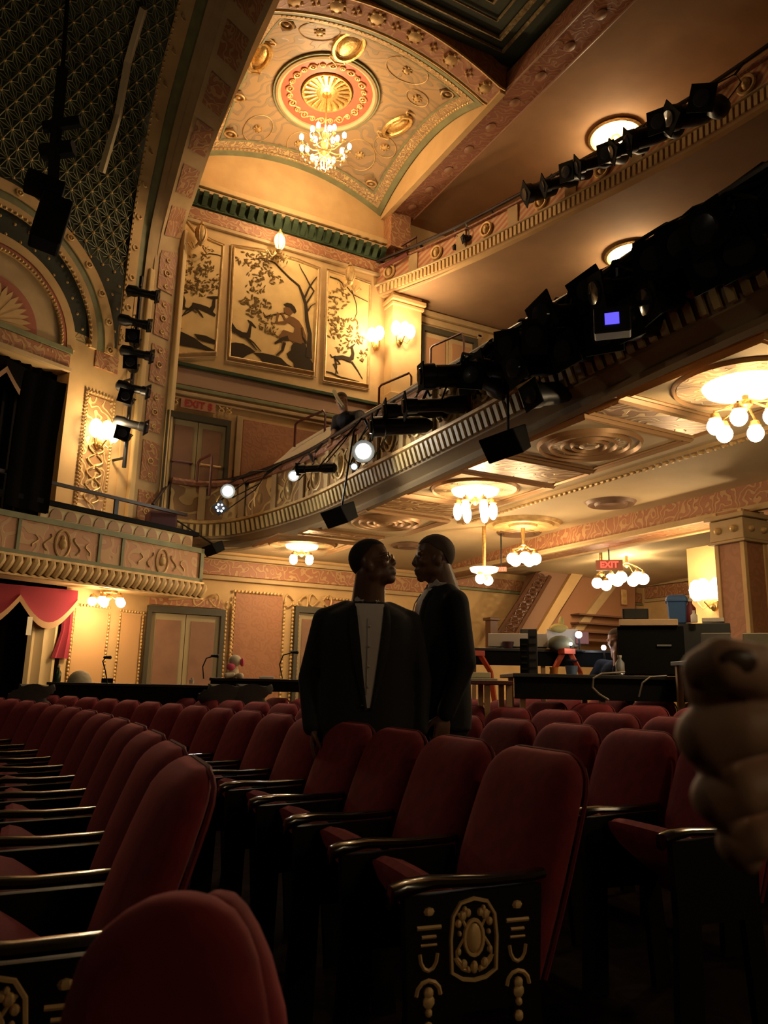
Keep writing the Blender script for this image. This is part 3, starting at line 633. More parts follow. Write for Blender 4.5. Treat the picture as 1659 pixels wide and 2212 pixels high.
# soffit and the ceiling of the lower floor
def zs(y): return 3.3 if y < 8.6 else 3.3-.2*(y-8.6)/3.4
ys = [12-.4*i for i in range(35)]
def bx(y):
    best = min(BP, key=lambda p: abs(p.y-y)); return best.x if y < 11.9 else 2.8
m = MB(); m.grid([[(bx(y)+(7.4-bx(y))*k/6, y, zs(y)-.0) for k in range(7)] for y in ys]); m.grid([[(bx(y)+(12.6-bx(y))*k/6, y, zs(y)+.12) for k in range(7)] for y in ys])
m.grid([[(7.4+(12.7-7.4)*k/4, y, 3.55) for k in range(5)] for y in ys])
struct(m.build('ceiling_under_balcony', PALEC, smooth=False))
m = MB(); m.box((7.6, 5.3, 3.2), (.5, 13.4, .34)); struct(m.build('trim_70', FRIEZE))
m = MB()
for x, z, r in ((7.33, 3.03, .03), (7.33, 3.37, .035), (7.3, 3.0, .02), (7.87, 3.03, .03)): m.box((x, 5.3, z), (r*3, 13.4, r*1.6))
m.box((5.86, 4.5, 3.29), (.1, 8.6, .05)); struct(m.build('trim_71', TAN))
m = MB()
for i in range(110): m.ball((5.86, 8.7-i*.085, 3.255), (.03, .035, .02), 5, 4)
struct(m.build('trim_72', GILTP, smooth=True))
# coffered panels of the soffit
COF = [(4.85, 3.55, 'lamp'), (4.92, 5.25, 'ring'), (5.0, 7.2, 'lamp'), (4.95, 9.25, 'ring'), (4.45, 11.0, 'lamp')]
mf = MB(); gf = MB(); pf2 = MB()
for x, y, k in COF:
    z = zs(y)
    for e, r in ((.62, .028), (.56, .014)): mf.tube([(x-e, y-e, z-.015), (x+e, y-e, z-.015), (x+e, y+e, z-.015), (x-e, y+e, z-.015)], r, 4, True)
    if k == 'ring':
        for r in (.46, .36, .25, .16): mf.lathe([(r+.025, .01), (r, -.035), (r-.02, .01)], (x, y, z), n=32)
        gf.lathe([(.35, .02), (.35, -.01), (.26, -.012), (.26, .02)], (x, y, z), n=32); gf.ball((x, y, z-.01), (.1, .1, .03), 10, 5)
    else:
        gf.lathe([(.47, .02), (.47, -.012), (.2, -.016), (.2, .02)], (x, y, z), n=32); mf.lathe([(.51, .01), (.49, -.03), (.46, .01)], (x, y, z), n=32)
for i in range(len(COF)-1):
    (x0, y0, _), (x1, y1, _) = COF[i], COF[i+1]; x, y = (x0+x1)/2, (y0+y1)/2; z = zs(y)
    h = (y1-y0)/2-.72
    pf2.box((x, y, z-.01), (1.1, max(.22, h*2), .02)); e = max(.14, h+.03)
    mf.tube([(x-.6, y-e, z-.015), (x+.6, y-e, z-.015), (x+.6, y+e, z-.015), (x-.6, y+e, z-.015)], .02, 4, True)
pf2.box((4.8, 2.55, 3.29), (1.1, .3, .02))
struct(mf.build('trim_73', mat('coffer_moulding', (.42, .24, .11), .4, .3), smooth=True)); struct(gf.build('trim_74', mat('coffer_relief', (.42, .25, .11), .45, .3, 'scroll', (.6, .42, .19), 16, .6))); struct(pf2.build('trim_75', mat('scroll_panel', (.30, .15, .07), .4, .35, 'scroll', (.62, .44, .2), 9, 1.0)))
m = MB()
for x, y, r in ((6.72, 6.84, .3), (6.9, 8.85, .33), (5.9, 10.3, .26)):
    m.lathe([(r, 0), (r-.03, -.035), (r-.1, -.02), (r-.12, -.05), (r*.4, -.02), (.01, -.03)], (x, y, zs(y)), n=28)
struct(m.build('trim_76', mat('vent_medallion', (.2, .11, .06), .5, .2), smooth=True))
m = MB()
for x, y, z in ((6.62, 8.4, 3.3), (9.9, 9.77, 3.55)): m.lathe([(.52, 0), (.5, -.04), (.42, -.02), (.4, -.05), (.2, -.03), (.18, -.06), (.01, -.07)], (x, y, z), n=36)
struct(m.build('trim_77', GILTP, smooth=True))
# raked floor of the mezzanine, side wall stays beyond it
m = MB(); rows = []
for k in range(9):
    x = .12+k*.85; z = .55+k*.42
    rows.append([(p.x+x, p.y, p.z+z) for p in BP]); rows.append([(p.x+x, p.y, p.z+z+.42) for p in BP])
rows.insert(0, [(p.x+.12, p.y, p.z+.2) for p in BP]); m.grid(rows); struct(m.build('floor_mezzanine', mat('mezzanine_floor', (.08, .035, .025), .9)))
# rail pipe of the balcony
RP = [p+Vector((-.24, 0, 1.11*HS(p.y)-.03)) for p in BP]; RP[0] = aY(330, 1090, 11.7)
o = empty('balcony_rail', RP[30], 'dark steel pipe rail running along the mezzanine balcony front, carrying the stage lights', 'rail')
m = MB(); m.tube(RP, .028, 8); m.build('pipe', PIPE, o, smooth=True)
for i in range(6, 60, 7):
    m = MB(); p = RP[i]; m.tube([p, p+Vector((.08, 0, -.14)), BP[i]+Vector((-.1, 0, 1.02*HS(BP[i].y)))], .018, 6); m.build('rail_bracket', BLACK, o)
# gallery
GP = resamp([(6.2, 12.05, 8.2), (6.56, 11.28, 8.22), (6.92, 10.2, 8.2), (7.18, 9.3, 8.2), (7.41, 8.42, 8.2), (7.62, 7.6, 8.2), (7.85, 6.6, 8.2), (8.0, 5.6, 8.2), (8.1, 4, 8.2), (8.1, 1.5, 8.2), (8.1, -1, 8.2)], 50)
gal = empty('gallery', (7.2, 9, 8.2), 'upper gallery front with fluted band and red trellis panels, curving up to the right', 'balcony')
sweepobj('lower_moulding', GP, [(-.04, -.02), (.03, 0), (.05, .03)], OCHRE, gal); sweepobj('fluted_ground', GP, [(.05, .03), (.09, .1), (.1, .17)], mat('flute_ground', (.4, .22, .1), .6), gal)
m = MB()
for p, t, n in along(GP, .085, .1):
    a = p+n*.07+Vector((0, 0, .035)); b = p+n*.11+t*.03+Vector((0, 0, .165)); e = t*.024; m.prism([a-e, a+e, b+e, b-e], n*.02)
m.build('flutes', mat('pale_flutes', (.66, .44, .18), .5), gal)  # flutes are a pale cream-ochre of their own
sweepobj('ledge', GP, [(.1, .17), (.15, .18), (.15, .2), (.09, .21)], TAN, gal)
sweepobj('front_panel', GP, [(.09, .21), (.07, .56)], mat('red_trellis', (.5, .17, .08), .6, pat='weave', col2=(.58, .36, .17), scale=5), gal)
for i, (p, t, n) in enumerate(along(GP, .55, .3)):
    m = MB(); a = p+n*.08+Vector((0, 0, .21))
    if i % 2: m.prism([a-t*.1, a+t*.1, a+t*.1+n*.03, a-t*.1+n*.03], (0, 0, .34)); m.build('pilaster_strip', TAN, gal)
    else:
        c = a+n*.03+Vector((0, 0, .17)); m.tube([c+t*.11*cos(k*pi/8)+Vector((0, 0, .12*sin(k*pi/8))) for k in range(16)], .025, 6, True); m.ball(c, (.06, .06, .08), 8, 6); m.build('wreath', GILTP, gal, smooth=True)
sweepobj('top_ledge', GP, [(.07, .56), (.12, .57), (.12, .6), (-.1, .6), (-.1, .5)], REDBR, gal)
m = MB(); ys2 = [12.0-.5*i for i in range(27)]
def gx(y): return min(GP, key=lambda p: abs(p.y-y)).x
m.grid([[(gx(y)+(12.7-gx(y))*k/4, y, 8.2) for k in range(5)] for y in ys2]); m.grid([[(gx(y)+(12.7-gx(y))*k/4, y, 8.35) for k in range(5)] for y in ys2])
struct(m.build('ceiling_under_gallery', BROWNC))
GR = [p+Vector((-.14, 0, .68)) for p in GP]
o = empty('gallery_rail', GR[25], 'dark pipe rail along the top of the upper gallery front', 'rail'); m = MB(); m.tube(GR, .03, 8); m.build('pipe', PIPE, o, smooth=True)
for i in range(4, 50, 6):
    m = MB(); m.tube([GR[i], GP[i]+Vector((-.05, 0, .55))], .018, 6); m.build('rail_bracket', BLACK, o)
o = empty('handrail', aY(880, 545, 11.6), 'short maroon handrail at the wall end of the upper gallery', 'handrail'); m = MB()
m.tube([aY(860, 572, 11.7), aY(900, 545, 11.5), aY(900, 512, 11.5), aY(852, 540, 11.8), aY(850, 570, 11.8)], .025, 6); m.tube([aY(828, 576, 11.8), aY(880, 548, 11.3)], .035, 6); m.build('bars', RAILM, o, smooth=True)
# box at the side: slab, front, waves, rails
box = empty('theatre_box', bw(-2, 2.3, .4), 'ochre box balcony at left with fluted lower edge and oval medallions on its front', 'balcony')
m = MB(); bprism(m, [(-4.6, 2.3), (.16, 2.3), (.16, 2.96), (-4.6, 2.96)], .84, .8); m.build('body', OCHRE, box)
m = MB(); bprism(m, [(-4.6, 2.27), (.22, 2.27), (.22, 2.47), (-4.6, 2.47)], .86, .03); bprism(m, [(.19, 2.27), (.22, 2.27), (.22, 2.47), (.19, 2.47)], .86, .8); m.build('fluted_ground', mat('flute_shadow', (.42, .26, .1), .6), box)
m = MB(); pitch = .105
for i in range(46):
    u = .19-i*pitch
    m.tube([bw(u-.03, 2.29, .87), bw(u-.01, 2.35, .9), bw(u+.02, 2.41, .9), bw(u+.03, 2.46, .88)], [.04, .05, .05, .04], 8)
m.build('flutes', mat('pale_flutes', (0, 0, 0)), box, smooth=True)
m = MB(); bprism(m, [(-4.6, 2.47), (.21, 2.47), (.21, 2.5), (-4.6, 2.5)], .9, .06); bprism(m, [(-4.6, 2.25), (.23, 2.25), (.23, 2.28), (-4.6, 2.28)], .88, .06); m.build('ledge', GILTP, box)
m = MB()
for a, b, c_, d in ((-4.6, .19, 2.5, 2.55), (-4.6, .19, 2.92, 2.99), (.13, .19, 2.5, 2.99)): bprism(m, [(a, c_), (b, c_), (b, d), (a, d)], .88, .05)
for u in (-1.55, -1.2, -2.65, -3.0): bprism(m, [(u-.02, 2.5), (u+.02, 2.5), (u+.02, 2.95), (u-.02, 2.95)], .87, .04)
m.build('front_frame', SAGE, box)
m = MB(); bprism(m, [(-4.6, 2.5), (.19, 2.5), (.19, 2.95), (-4.6, 2.95)], .85, .02); m.build('front_panel', mat('box_panel', (.48, .23, .1), .55, pat='scroll', col2=(.52, .3, .13), scale=7, bump=.25), box)
for u in (-.54, -2.07, -3.6):
    m = MB(); c = bw(u, 2.71, .86); m.tube([c+BD*.1*cos(k*pi/9)+Vector((0, 0, .17*sin(k*pi/9))) for k in range(18)], .014, 5, True); m.ball(c, (.05, .04, .07), 8, 6); m.ball(c+Vector((0, 0, .07)), (.03, .03, .04), 6, 5)
    for s in (-1, 1): m.tube([bw(u+s*(.2+.05*sin(k*.9)), 2.6+k*.035, .86) for k in range(7)], .01, 4); m.tube([bw(u+s*(.36+.04*sin(k*1.1+1)), 2.62+k*.03, .86) for k in range(6)], .008, 4)
    m.build('oval_medallion', mat('box_gilt', (.6, .4, .16), .5, .25), box, smooth=True)
m = MB(); bprism(m, [(-2.35, 3.0), (.05, 3.0), (.05, 3.17), (-2.35, 3.17)], .76, .05); m.build('wave_board', mat('wave_cream', (.6, .46, .22), .6), box)
m = MB()
for i in range(11):
    u = -2.25+i*.21; m.prism([bw(u, 3.02, .775)]+[bw(u+.1+.085*cos(a), 3.03+.12*sin(a), .775) for a in [pi-k*pi/8 for k in range(9)]], -BN*.02)
m.build('wave_ornament', mat('wave_brown', (.36, .2, .09), .6), box)
o = empty('box_rail', bw(-1.2, 3.4, .76), 'dark double rail on top of the box at left', 'rail')
m = MB(); bprism(m, [(-4.6, 3.17), (.12, 3.17), (.12, 3.23), (-4.6, 3.23)], .82, .14); m.build('lower_board', BLACKM, o)
m = MB(); m.box(bw(-2.3, 3.47, .76), (1, 1, 1)) if False else None; bprism(m, [(-4.6, 3.44), (-.1, 3.44), (-.1, 3.48), (-4.6, 3.48)], .79, .05); m.build('top_bar', mat('dark_wood_rail', (.015, .006, .005), .5), o)
m = MB(); bprism(m, [(-1.33, 3.2), (-1.27, 3.2), (-1.27, 3.45), (-1.33, 3.45)], .78, .03); m.build('rail_post', BLACK, o)
o = empty('chair', bw(-.35, 3.25, .5), 'dark maroon upholstered seat in the wall-side corner of the box', 'chair'); m = MB(); m.box(bw(-.3, 3.33, .45), (.4, .35, .3)); m.build('seat_back', mat('dark_maroon', (.05, .01, .012), .8), o, bevel=.03); m = MB(); m.box(bw(-.3, 3.08, .5), (.4, .4, .2)); m.build('seat', mat('dark_maroon', (0, 0, 0)), o, bevel=.03)
# curtains
def festoon(mb, u0, z0, u1, z1, sag, off, fr=None, n=12, drop=.25):
    top = [bw(u0+(u1-u0)*i/n, z0+(z1-z0)*i/n+.12, off) for i in range(n+1)]; rows = [top]
    for k in (.35, .7, 1): rows.append([bw(u0+(u1-u0)*i/n, z0+(z1-z0)*i/n-k*sag*sin(pi*i/n), off+.05*sin(k*9)*sin(pi*i/n)+.02*k) for i in range(n+1)])
    mb.grid(rows)
    if fr is not None: fr.grid([rows[-1], [p+Vector((0, 0, -.085)) for p in rows[-1]]])
o = empty('upper_box_curtain', bw(-2.4, 5.2, -.1), 'black curtain with draped gold-fringed swags in the upper box opening', 'curtain')
m = MB(); n = 80; m.grid([[bw(-4.4+(2.6)*i/n, z, -.28+.035*sin(i*1.3)) for i in range(n+1)] for z in (3.0, 5.3)]); m.build('drape', BLACKC, o, smooth=True)
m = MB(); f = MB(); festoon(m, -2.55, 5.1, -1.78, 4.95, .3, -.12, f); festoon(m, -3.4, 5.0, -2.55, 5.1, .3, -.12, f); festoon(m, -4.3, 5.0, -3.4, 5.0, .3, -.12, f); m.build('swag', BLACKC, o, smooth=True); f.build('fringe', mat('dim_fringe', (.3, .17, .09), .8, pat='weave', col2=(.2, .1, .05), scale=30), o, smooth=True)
m = MB(); m.quad(bw(-2.62, 4.85, -.2), bw(-3.0, 3.0, -.2), bw(-3.4, 3.0, -.2)); m.build('cream_lining', CREAMC, o)
o = empty('front_drape', bw(-2.2, 3.6, .8), 'tall black masking cloth hanging over the box front at far left', 'curtain')
m = MB(); m.grid([[bw(-2.85+.55*i/8+(.05 if z > 4 else 0), z, .83+.02*sin(i*1.7)) for i in range(9)] for z in (3.05, 4.0, 4.75)]); m.grid([[bw(-2.85+.55*i/8+(.05 if z > 4 else 0), z, .8) for i in range(9)] for z in (3.05, 4.0, 4.75)]); m.build('cloth', BLACKC, o, smooth=True)
o = empty('lower_box_curtain', bw(-2, 2.1, 0), 'red velvet swags with gold fringe over dark opening under the box', 'curtain')
m = MB(); n = 60; m.grid([[bw(-4.2+2.5*i/n, z, -.2+.03*sin(i*1.3)) for i in range(n+1)] for z in (0, 2.3)]); m.build('black_drape', BLACKC, o, smooth=True)
m = MB(); f = MB(); festoon(m, -2.1, 2.12, -1.28, 2.14, .33, .08, f); festoon(m, -2.95, 2.1, -2.1, 2.12, .33, .08, f); festoon(m, -3.8, 2.1, -2.95, 2.1, .26, .08, f); m.build('swag', VELVETD, o, smooth=True); f.build('fringe', FRINGE, o, smooth=True)
m = MB(); m.grid([[bw(-1.9+.42*i/8, z, .03+.02*sin(i*2)) for i in range(9)] for z in (0, 2.0)]); m.build('cream_panel', CREAMC, o, smooth=True)
m = MB(); m.grid([[bw(-1.46+.16*i/6-(.1 if z < 1.6 else 0)*(1-i/6), z, .06+.02*sin(i*2)) for i in range(7)] for z in (1.35, 1.7, 2.15)]); m.build('tail', VELVETD, o, smooth=True)
m = MB(); m.grid([[bw(-1.98+.07*i/3, z, .12) for i in range(4)] for z in (1.62, 1.85)]); m.build('tassel', mat('pale_tassel', (.7, .62, .45), .7), o)
# ================================================================== LAMPS
def globe_lamp(pos, label, n=4, r=.2, gr=.065, drop=.16, stem=.1, watts=40, squash=1.0, kind='chandelier', fixt='flush', group=None):
    pos = Vector(pos); o = empty('chandelier', pos, label, kind, group=group)
    m = MB(); m.lathe([(.12, 0), (.11, -.03), (.03, -.05), (.02, -stem), (.05, -stem-.02), (.05, -stem-.05), (.01, -stem-.09)], pos, n=16); m.build('stem', GOLD, o, smooth=True)
    for k in range(n):
        a = 2*pi*k/n+.4; c = pos+Vector((r*cos(a), r*sin(a), -stem-drop))
        m = MB(); m.tube([pos+Vector((0, 0, -stem)), pos+Vector((r*.6*cos(a), r*.6*sin(a), -stem-.06)), c+Vector((0, 0, gr*squash+.05)), c+Vector((0, 0, gr*squash*.8))], .009, 5); m.lathe([(.03, gr*squash+.03), (.045, gr*squash-.01)], c, n=10); m.build('arm', GOLD, o, smooth=True)
        m = MB(); m.ball(c, (gr, gr, gr*squash), 14, 10); m.build('globe', BULB, o, smooth=True)
    lamp(pos+Vector((0, 0, -stem-drop-gr*squash-.12)), watts*.55, o, r=.06); lamp(pos+Vector((0, 0, -max(.15, stem*.75))), watts*.3, o, r=.04)
    return o
def glowring(o, pos, r, e):   # frosted glass bowl lit from inside
    m = MB(); m.lathe([(r, 0), (r*.9, -.05), (r*.5, -.08), (.01, -.09)], pos, n=28); return m.build('glass_bowl', mat('lit_glass_%g' % e, (1, .8, .5), .4, emit=e, col2=(1, .72, .38)), o, smooth=True)
o = globe_lamp((4.45, 11.0, zs(11)), 'gilt chandelier with glowing globes under the balcony, left of the standing men', 4, .17, .06, .13, .1, 42); glowring(o, Vector((4.45, 11.0, zs(11)-.005)), .26, 3)
o = globe_lamp((5.0, 7.2, 3.3), 'gilt chandelier with tall glowing shades in the middle soffit coffer, above the men', 6, .2, .05, .16, .1, 48, 2.0); glowring(o, Vector((5, 7.2, 3.295)), .28, 3)
o = globe_lamp((4.85, 3.55, 3.3), 'large glowing chandelier under the balcony at the right edge', 6, .22, .06, .2, .12, 42, 1.1); glowring(o, Vector((4.85, 3.55, 3.295)), .3, 3)
globe_lamp((6.62, 8.4, 3.3), 'hanging chandelier of round globes below the small gilt ceiling ring, right of the men', 5, .16, .08, .2, .3, 42)
globe_lamp((9.9, 9.77, 3.55), 'hanging globe chandelier in front of the back wall, above the laptop', 6, .26, .1, .28, .32, 48)
q_ = aD(1300, 1262, 11.7); globe_lamp((q_.x, q_.y, 3.55), 'pair of small hanging globes in front of the stairs by the red sign', 2, .16, .08, .2, 3.55-q_.z-.2, 14)
q_ = aD(1046, 1252, 10.8); o = globe_lamp((q_.x, q_.y, 3.42), 'small flush globe lamp beside the head of the man in profile', 2, .1, .07, .06, 3.42-q_.z-.06, 22); glowring(o, Vector((q_.x, q_.y, q_.z+.16)), .2, 3)
# box lamp
p = bw(-1.08, 2.26, .48); o = globe_lamp(p, 'row of glowing globes under the box at left', 5, .2, .06, .1, .05, 26); 
# crystal chandelier
cp = Vector((4.3, 10.42, 9.62)); o = empty('crystal_chandelier', cp, 'two-tier crystal chandelier blazing with candle bulbs below the red ceiling medallion', 'chandelier')
m = MB(); m.tube([cp+Vector((0, 0, 1.08)), cp+Vector((0, 0, .3))], .012, 6); m.lathe([(.02, .3), (.06, .25), (.03, .15), (.07, .05), (.03, -.05), (.09, -.15), (.04, -.22), (.01, -.3)], cp, n=14); m.build('stem', GOLD, o, smooth=True)
for tier, (n_, r, z) in enumerate(((5, .22, .2), (9, .4, 0), (6, .28, -.1))):
    for k in range(n_):
        a = 2*pi*k/n_+tier*.3; c = cp+Vector((r*cos(a), r*sin(a), z))
        m = MB(); m.tube([cp+Vector((0, 0, z-.05)), cp+Vector((r*.5*cos(a), r*.5*sin(a), z-.12)), c+Vector((0, 0, -.06))], .009, 5); m.lathe([(.03, -.05), (.035, -.04), (.012, -.03), (.012, 0)], c, n=8); m.build('arm', GOLD, o, smooth=True)
        m = MB(); m.ball(c+Vector((0, 0, .05)), (.036, .036, .06), 8, 6); m.build('candle_bulb', BULBS, o, smooth=True)
m = MB()
for k in range(40):
    m = MB(); a = 2*pi*k/20; r = .36 if k < 20 else .14; z = -.1 if k < 20 else -.28; m.ball(cp+Vector((r*cos(a), r*sin(a), z-.02*(k % 3))), (.014, .014, .03), 5, 4); m.build('crystal_drop', CRYS, o, smooth=True)
for k in range(6): m = MB(); a = k*pi/3; m.tube([cp+Vector((.06*cos(a), .06*sin(a), -.22)), cp+Vector((.05*cos(a), .05*sin(a), -.38))], .008, 4); m.build('crystal_drop', CRYS, o, smooth=True)
lamp(cp+Vector((0, 0, -.28)), 72, o, r=.15); lamp(cp+Vector((0, 0, .42)), 42, o, r=.12)
# unseen chandeliers and stage lamp added outside the frame to light seats and faces
globe_lamp((4.6, -.6, 3.3), 'unseen globe chandelier added under the balcony to light the near seats', 6, .22, .06, .2, .12, 40)
globe_lamp((1.2, -3.2, 3.6), 'unseen globe chandelier added at the near side to light seats and faces', 6, .26, .08, .2, 1.2, 14)
o = empty('added_stage_lamp', (-3.6, 5.2, 5.2), 'unseen lamp added over the stage to light the seat fronts', 'lamp'); m = MB(); m.lathe([(.1, .3), (.3, 0), (.28, -.02)], (-3.6, 5.2, 5.2), n=20); m.build('reflector', BLACK, o, smooth=True); m = MB(); m.ball((-3.6, 5.2, 5.22), .1); m.build('bulb', BULBS, o, smooth=True)
lamp((-3.6, 5.2, 5.05), 46, o, col=(1, .78, .5), r=.25)
# gallery recessed lamps
def recess(pos, label, watts):
    o = empty('recessed_ceiling_lamp', pos, label, 'ceiling lamp'); pos = Vector(pos)
    m = MB(); m.lathe([(.42, 0), (.44, -.03), (.4, -.05), (.37, -.01)], pos, n=32); m.build('rim', GOLD, o, smooth=True)
    m = MB(); m.lathe([(.39, -.01), (.3, -.02), (.01, -.02)], pos, n=32); m.build('lit_dish', mat('lit_dish', (1, .75, .4), .5, emit=1.6, col2=(1, .66, .28)), o)
    m = MB(); m.lathe([(.06, -.02), (.08, -.06), (.02, -.1)], pos, n=16); m.build('boss', GOLD, o, smooth=True)
    for k in range(5): a = 2*pi*k/5; m = MB(); m.ball(pos+Vector((.24*cos(a), .24*sin(a), -.08)), .065, 10, 8); m.build('bulb', BULBS, o, smooth=True)
    lamp(pos+Vector((0, 0, -.3)), watts, o, r=.12)
recess((8.42, 8.12, 9.89), 'round recessed lamp with clear bulbs in the dark ceiling above the upper gallery', 42)
recess((9.1, 8.55, 8.19), 'round recessed lamp with clear bulbs under the upper gallery, behind the black stage lights', 42)
# wall sconces
def sconce(pos, out, label, watts, n=3):
    pos = Vector(pos); out = Vector(out).normalized(); sd = Vector((-out.y, out.x, 0)); o = empty('wall_sconce', pos, label, 'wall lamp')
    m = MB(); m.ball(pos+out*.02, (.07, .07, .14), 10, 8)
    for k in range(n):
        s = (k-(n-1)/2)*.15; c = pos+out*(.14 if k != 1 else .2)+sd*s
        m.tube([pos, pos+out*.1+sd*s*.7+Vector((0, 0, -.1)), c+Vector((0, 0, -.02))], .011, 5)
    m.build('bracket', GOLD, o, smooth=True)
    for k in range(n):
        s = (k-(n-1)/2)*.15; c = pos+out*(.14 if k != 1 else .2)+sd*s; m = MB(); m.lathe([(.04, 0), (.08, .06), (.09, .13), (.07, .21), (.03, .25)], c, n=12); m.build('shade', BULB, o, smooth=True)
    lamp(pos+out*.4+Vector((0, 0, .15)), watts, o, r=.08); return o
sconce(bw(-1.19, 4.42, .04), BN, 'three-light gilt sconce on the red relief panel beside the upper box', 32)
sconce((6.45, 11.68, 7.28), (0, -1, 0), 'bright sconce on the front of the pier right of the mural', 40)
sconce((6.12, 11.93, 7.2), (-.6, -.8, 0), 'bright sconce at the right edge of the mural, beside the pier', 22, 2)
sconce(aD(1545, 1297, 9.6), (-1, 0, 0), 'glowing wall sconce left of the square column on the ground floor', 30)
m = MB(); m.box(aD(1545, 1290, 9.75), (.1, .7, 1.3)); struct(m.build('trim_78', OCHRE))
# lanterns and flower ornament along the mural head
def lantern(pos, label, lit=True):
    pos = Vector(pos); o = empty('wall_lantern', pos, label, 'wall lamp'); m = MB()
    m.ball(pos, (.1, .08, .16), 12, 8); m.build('glass', LANT if lit else GILTP, o, smooth=True); m = MB()
    for k in range(6): a = k*pi/3; m.tube([pos+Vector((.103*cos(a)*sin(t*pi/6), .083*sin(a)*sin(t*pi/6), .16*cos(t*pi/6))) for t in range(7)], .008, 4)
    m.lathe([(.05, .16), (.03, .19), (.01, .24)], pos, n=8); m.lathe([(.02, -.22), (.06, -.17), (.02, -.15)], pos, n=8)
    for s in (-1, 1):
        for q in (1, 2): m.tube([pos+Vector((s*(.04+.08*q*t/4), .02, -.2-.03*q+.05*sin(t*1.4+q))) for t in range(6)], .013, 5)
    m.build('gilt_mount', GILTP, o, smooth=True)
    if lit: lamp(pos+Vector((0, -.35, .1)), 10, o, r=.08)
lantern((aY(604, 522, 11.8)), 'lit oval glass lantern over the centre panel of the mural'); lantern(aY(435, 505, 11.8), 'unlit gilt lantern ornament over the left mural panel', False); lantern(aY(757, 592, 11.8), 'small gilt lantern ornament over the right mural panel', False)
# hanging loudspeakers on rods
def hspk(px, py, X, label, s=.85):
    c = aX(px, py, X); o = empty('hanging_loudspeaker', c, label, 'loudspeaker'); R = Matrix.Rotation(radians(-20), 3, 'Y') @ Matrix.Rotation(.4, 3, 'Z')
    m = MB(); h = [(-.16, -.16, .1), (.14, -.13, .13), (.14, .13, .13), (-.16, .16, .1)]; b = [(-.1, -.16, -.1), (.16, -.11, -.06), (.16, .11, -.06), (-.1, .16, -.1)]
    m.loft([[c+R @ (Vector(p)*s*1.25) for p in h], [c+R @ (Vector(p)*s*1.25) for p in b]]); m.build('cabinet', BLACKM, o, bevel=.01)
    m = MB(); t = c+Vector((0, 0, .1*s)); top = min(RP, key=lambda p: abs(p.y-c.y)); m.tube([t, top], .012, 6); m.build('hanging_rod', BLACK, o)
hspk(1098, 962, 3.85, 'black hanging loudspeaker on a rod below the balcony front, right one'); hspk(737, 1115, 3.9, 'black hanging loudspeaker on a rod below the balcony, above the man with glasses'); hspk(463, 1187, 3.3, 'small black hanging loudspeaker on a rod beside the end of the box', .65)
# ---- stage lights
def lantern_body(mb, c, d, L, r, kind):
    d = Vector(d).normalized()
    if kind == 'long': mb.lathe([(r*.5, 0), (r*.95, L*.06), (r, L*.3), (r*.7, L*.42), (r*.68, L*.8), (r*.82, L*.82), (r*.85, L)], c-d*L*.45, d, 14)
    else: mb.lathe([(r*.4, 0), (r*.85, L*.1), (r, L*.35), (r, L*.8), (r*1.15, L*.82), (r*1.15, L)], c-d*L*.5, d, 14)
def spot(name, c, d, hang, L, r, label, kind='long', lens=None, group=None, sq=None):
    c = Vector(c); d = Vector(d).normalized(); o = empty(name, c, label, 'stage light', group=group)
    m = MB(); lantern_body(m, c, d, L, r, kind); m.build('housing', BLACK, o, smooth=True)
    sd = d.cross(Vector(hang)-c); sd = sd.normalized() if sd.length > 1e-4 else Vector((0, 1, 0)); m = MB(); h = Vector(hang)
    m.tube([c+sd*(r+.01), c+sd*(r+.015)+(h-c)*.5, c+(h-c)*.72, c-sd*(r+.015)+(h-c)*.5, c-sd*(r+.01)], .009, 4); m.tube([c+(h-c)*.7, h], .016, 5); m.build('yoke', BLACK, o)
    m = MB(); e = c+d*(L*.5 if kind != 'long' else L*.55); u = d.cross(sd); q = r*1.15
    if lens: m.lathe([(r*1.15, 0), (r*1.15, .012), (r*.8, .013), (r*.8, 0)], e, d, 18, cap=False)
    else: m.prism([e+sd*q+u*q, e-sd*q+u*q, e-sd*q-u*q, e+sd*q-u*q], d*.012); m.build('colour_frame', BLACKM, o)
    m = MB(); m.lathe([(r*.78, .014), (r*.7, .03), (.002, .036)], e, d, 16); m.build('lens', lens or mat('dark_glass', (.03, .03, .035), .1), o, smooth=True)
    return o
# boom: vertical pipe beside the pilaster
def onbw(px, py, off): q = ray(px, py); return CAM+q*((BO+BN*off-CAM).dot(BN)/q.dot(BN))
p0, p1 = onbw(268, 1010, .3), onbw(306, 598, .3)
o = empty('lighting_boom', p0, 'vertical black pipe beside the stage pilaster holding a column of stage lights', 'pipe'); m = MB(); m.tube([p0, p1], .03, 8); m.build('pipe', BLACK, o)
for z in (4.2, 5.4, 6.8): m = MB(); q_ = p0.lerp(p1, (z-p0.z)/(p1.z-p0.z)); m.tube([q_, q_-BN*.28], .02, 5); m.build('bracket', BLACK, o)
BL = [('top', 303, 632, 278, 0), ('second', 285, 695, 0, 0), ('second', 290, 735, 0, 1), ('third', 290, 762, 0, 0), ('third', 285, 790, 0, 1), ('fourth', 282, 838, 0, 0), ('fourth', 275, 862, 0, 1), ('lowest', 277, 915, 0, 0), ('lowest', 268, 940, 0, 1)]
for i, (nm, px, py, _, k) in enumerate(BL):
    q = ray(px, py); c = CAM+q*((BO+BN*.45-CAM).dot(BN)/q.dot(BN))
    pass
    d = BN*1.0+BD*((.8 if k == 0 else -.9))+Vector((0, 0, -.25))
    spot('stage_light', c, d, p0.lerp(p1, (c.z+.12-p0.z)/(p1.z-p0.z)), .46, .085, 'black stage light, %s on the vertical boom beside the stage pilaster%s' % (nm, '' if i == 0 else (', upper of its pair' if k == 0 else ', lower of its pair')))
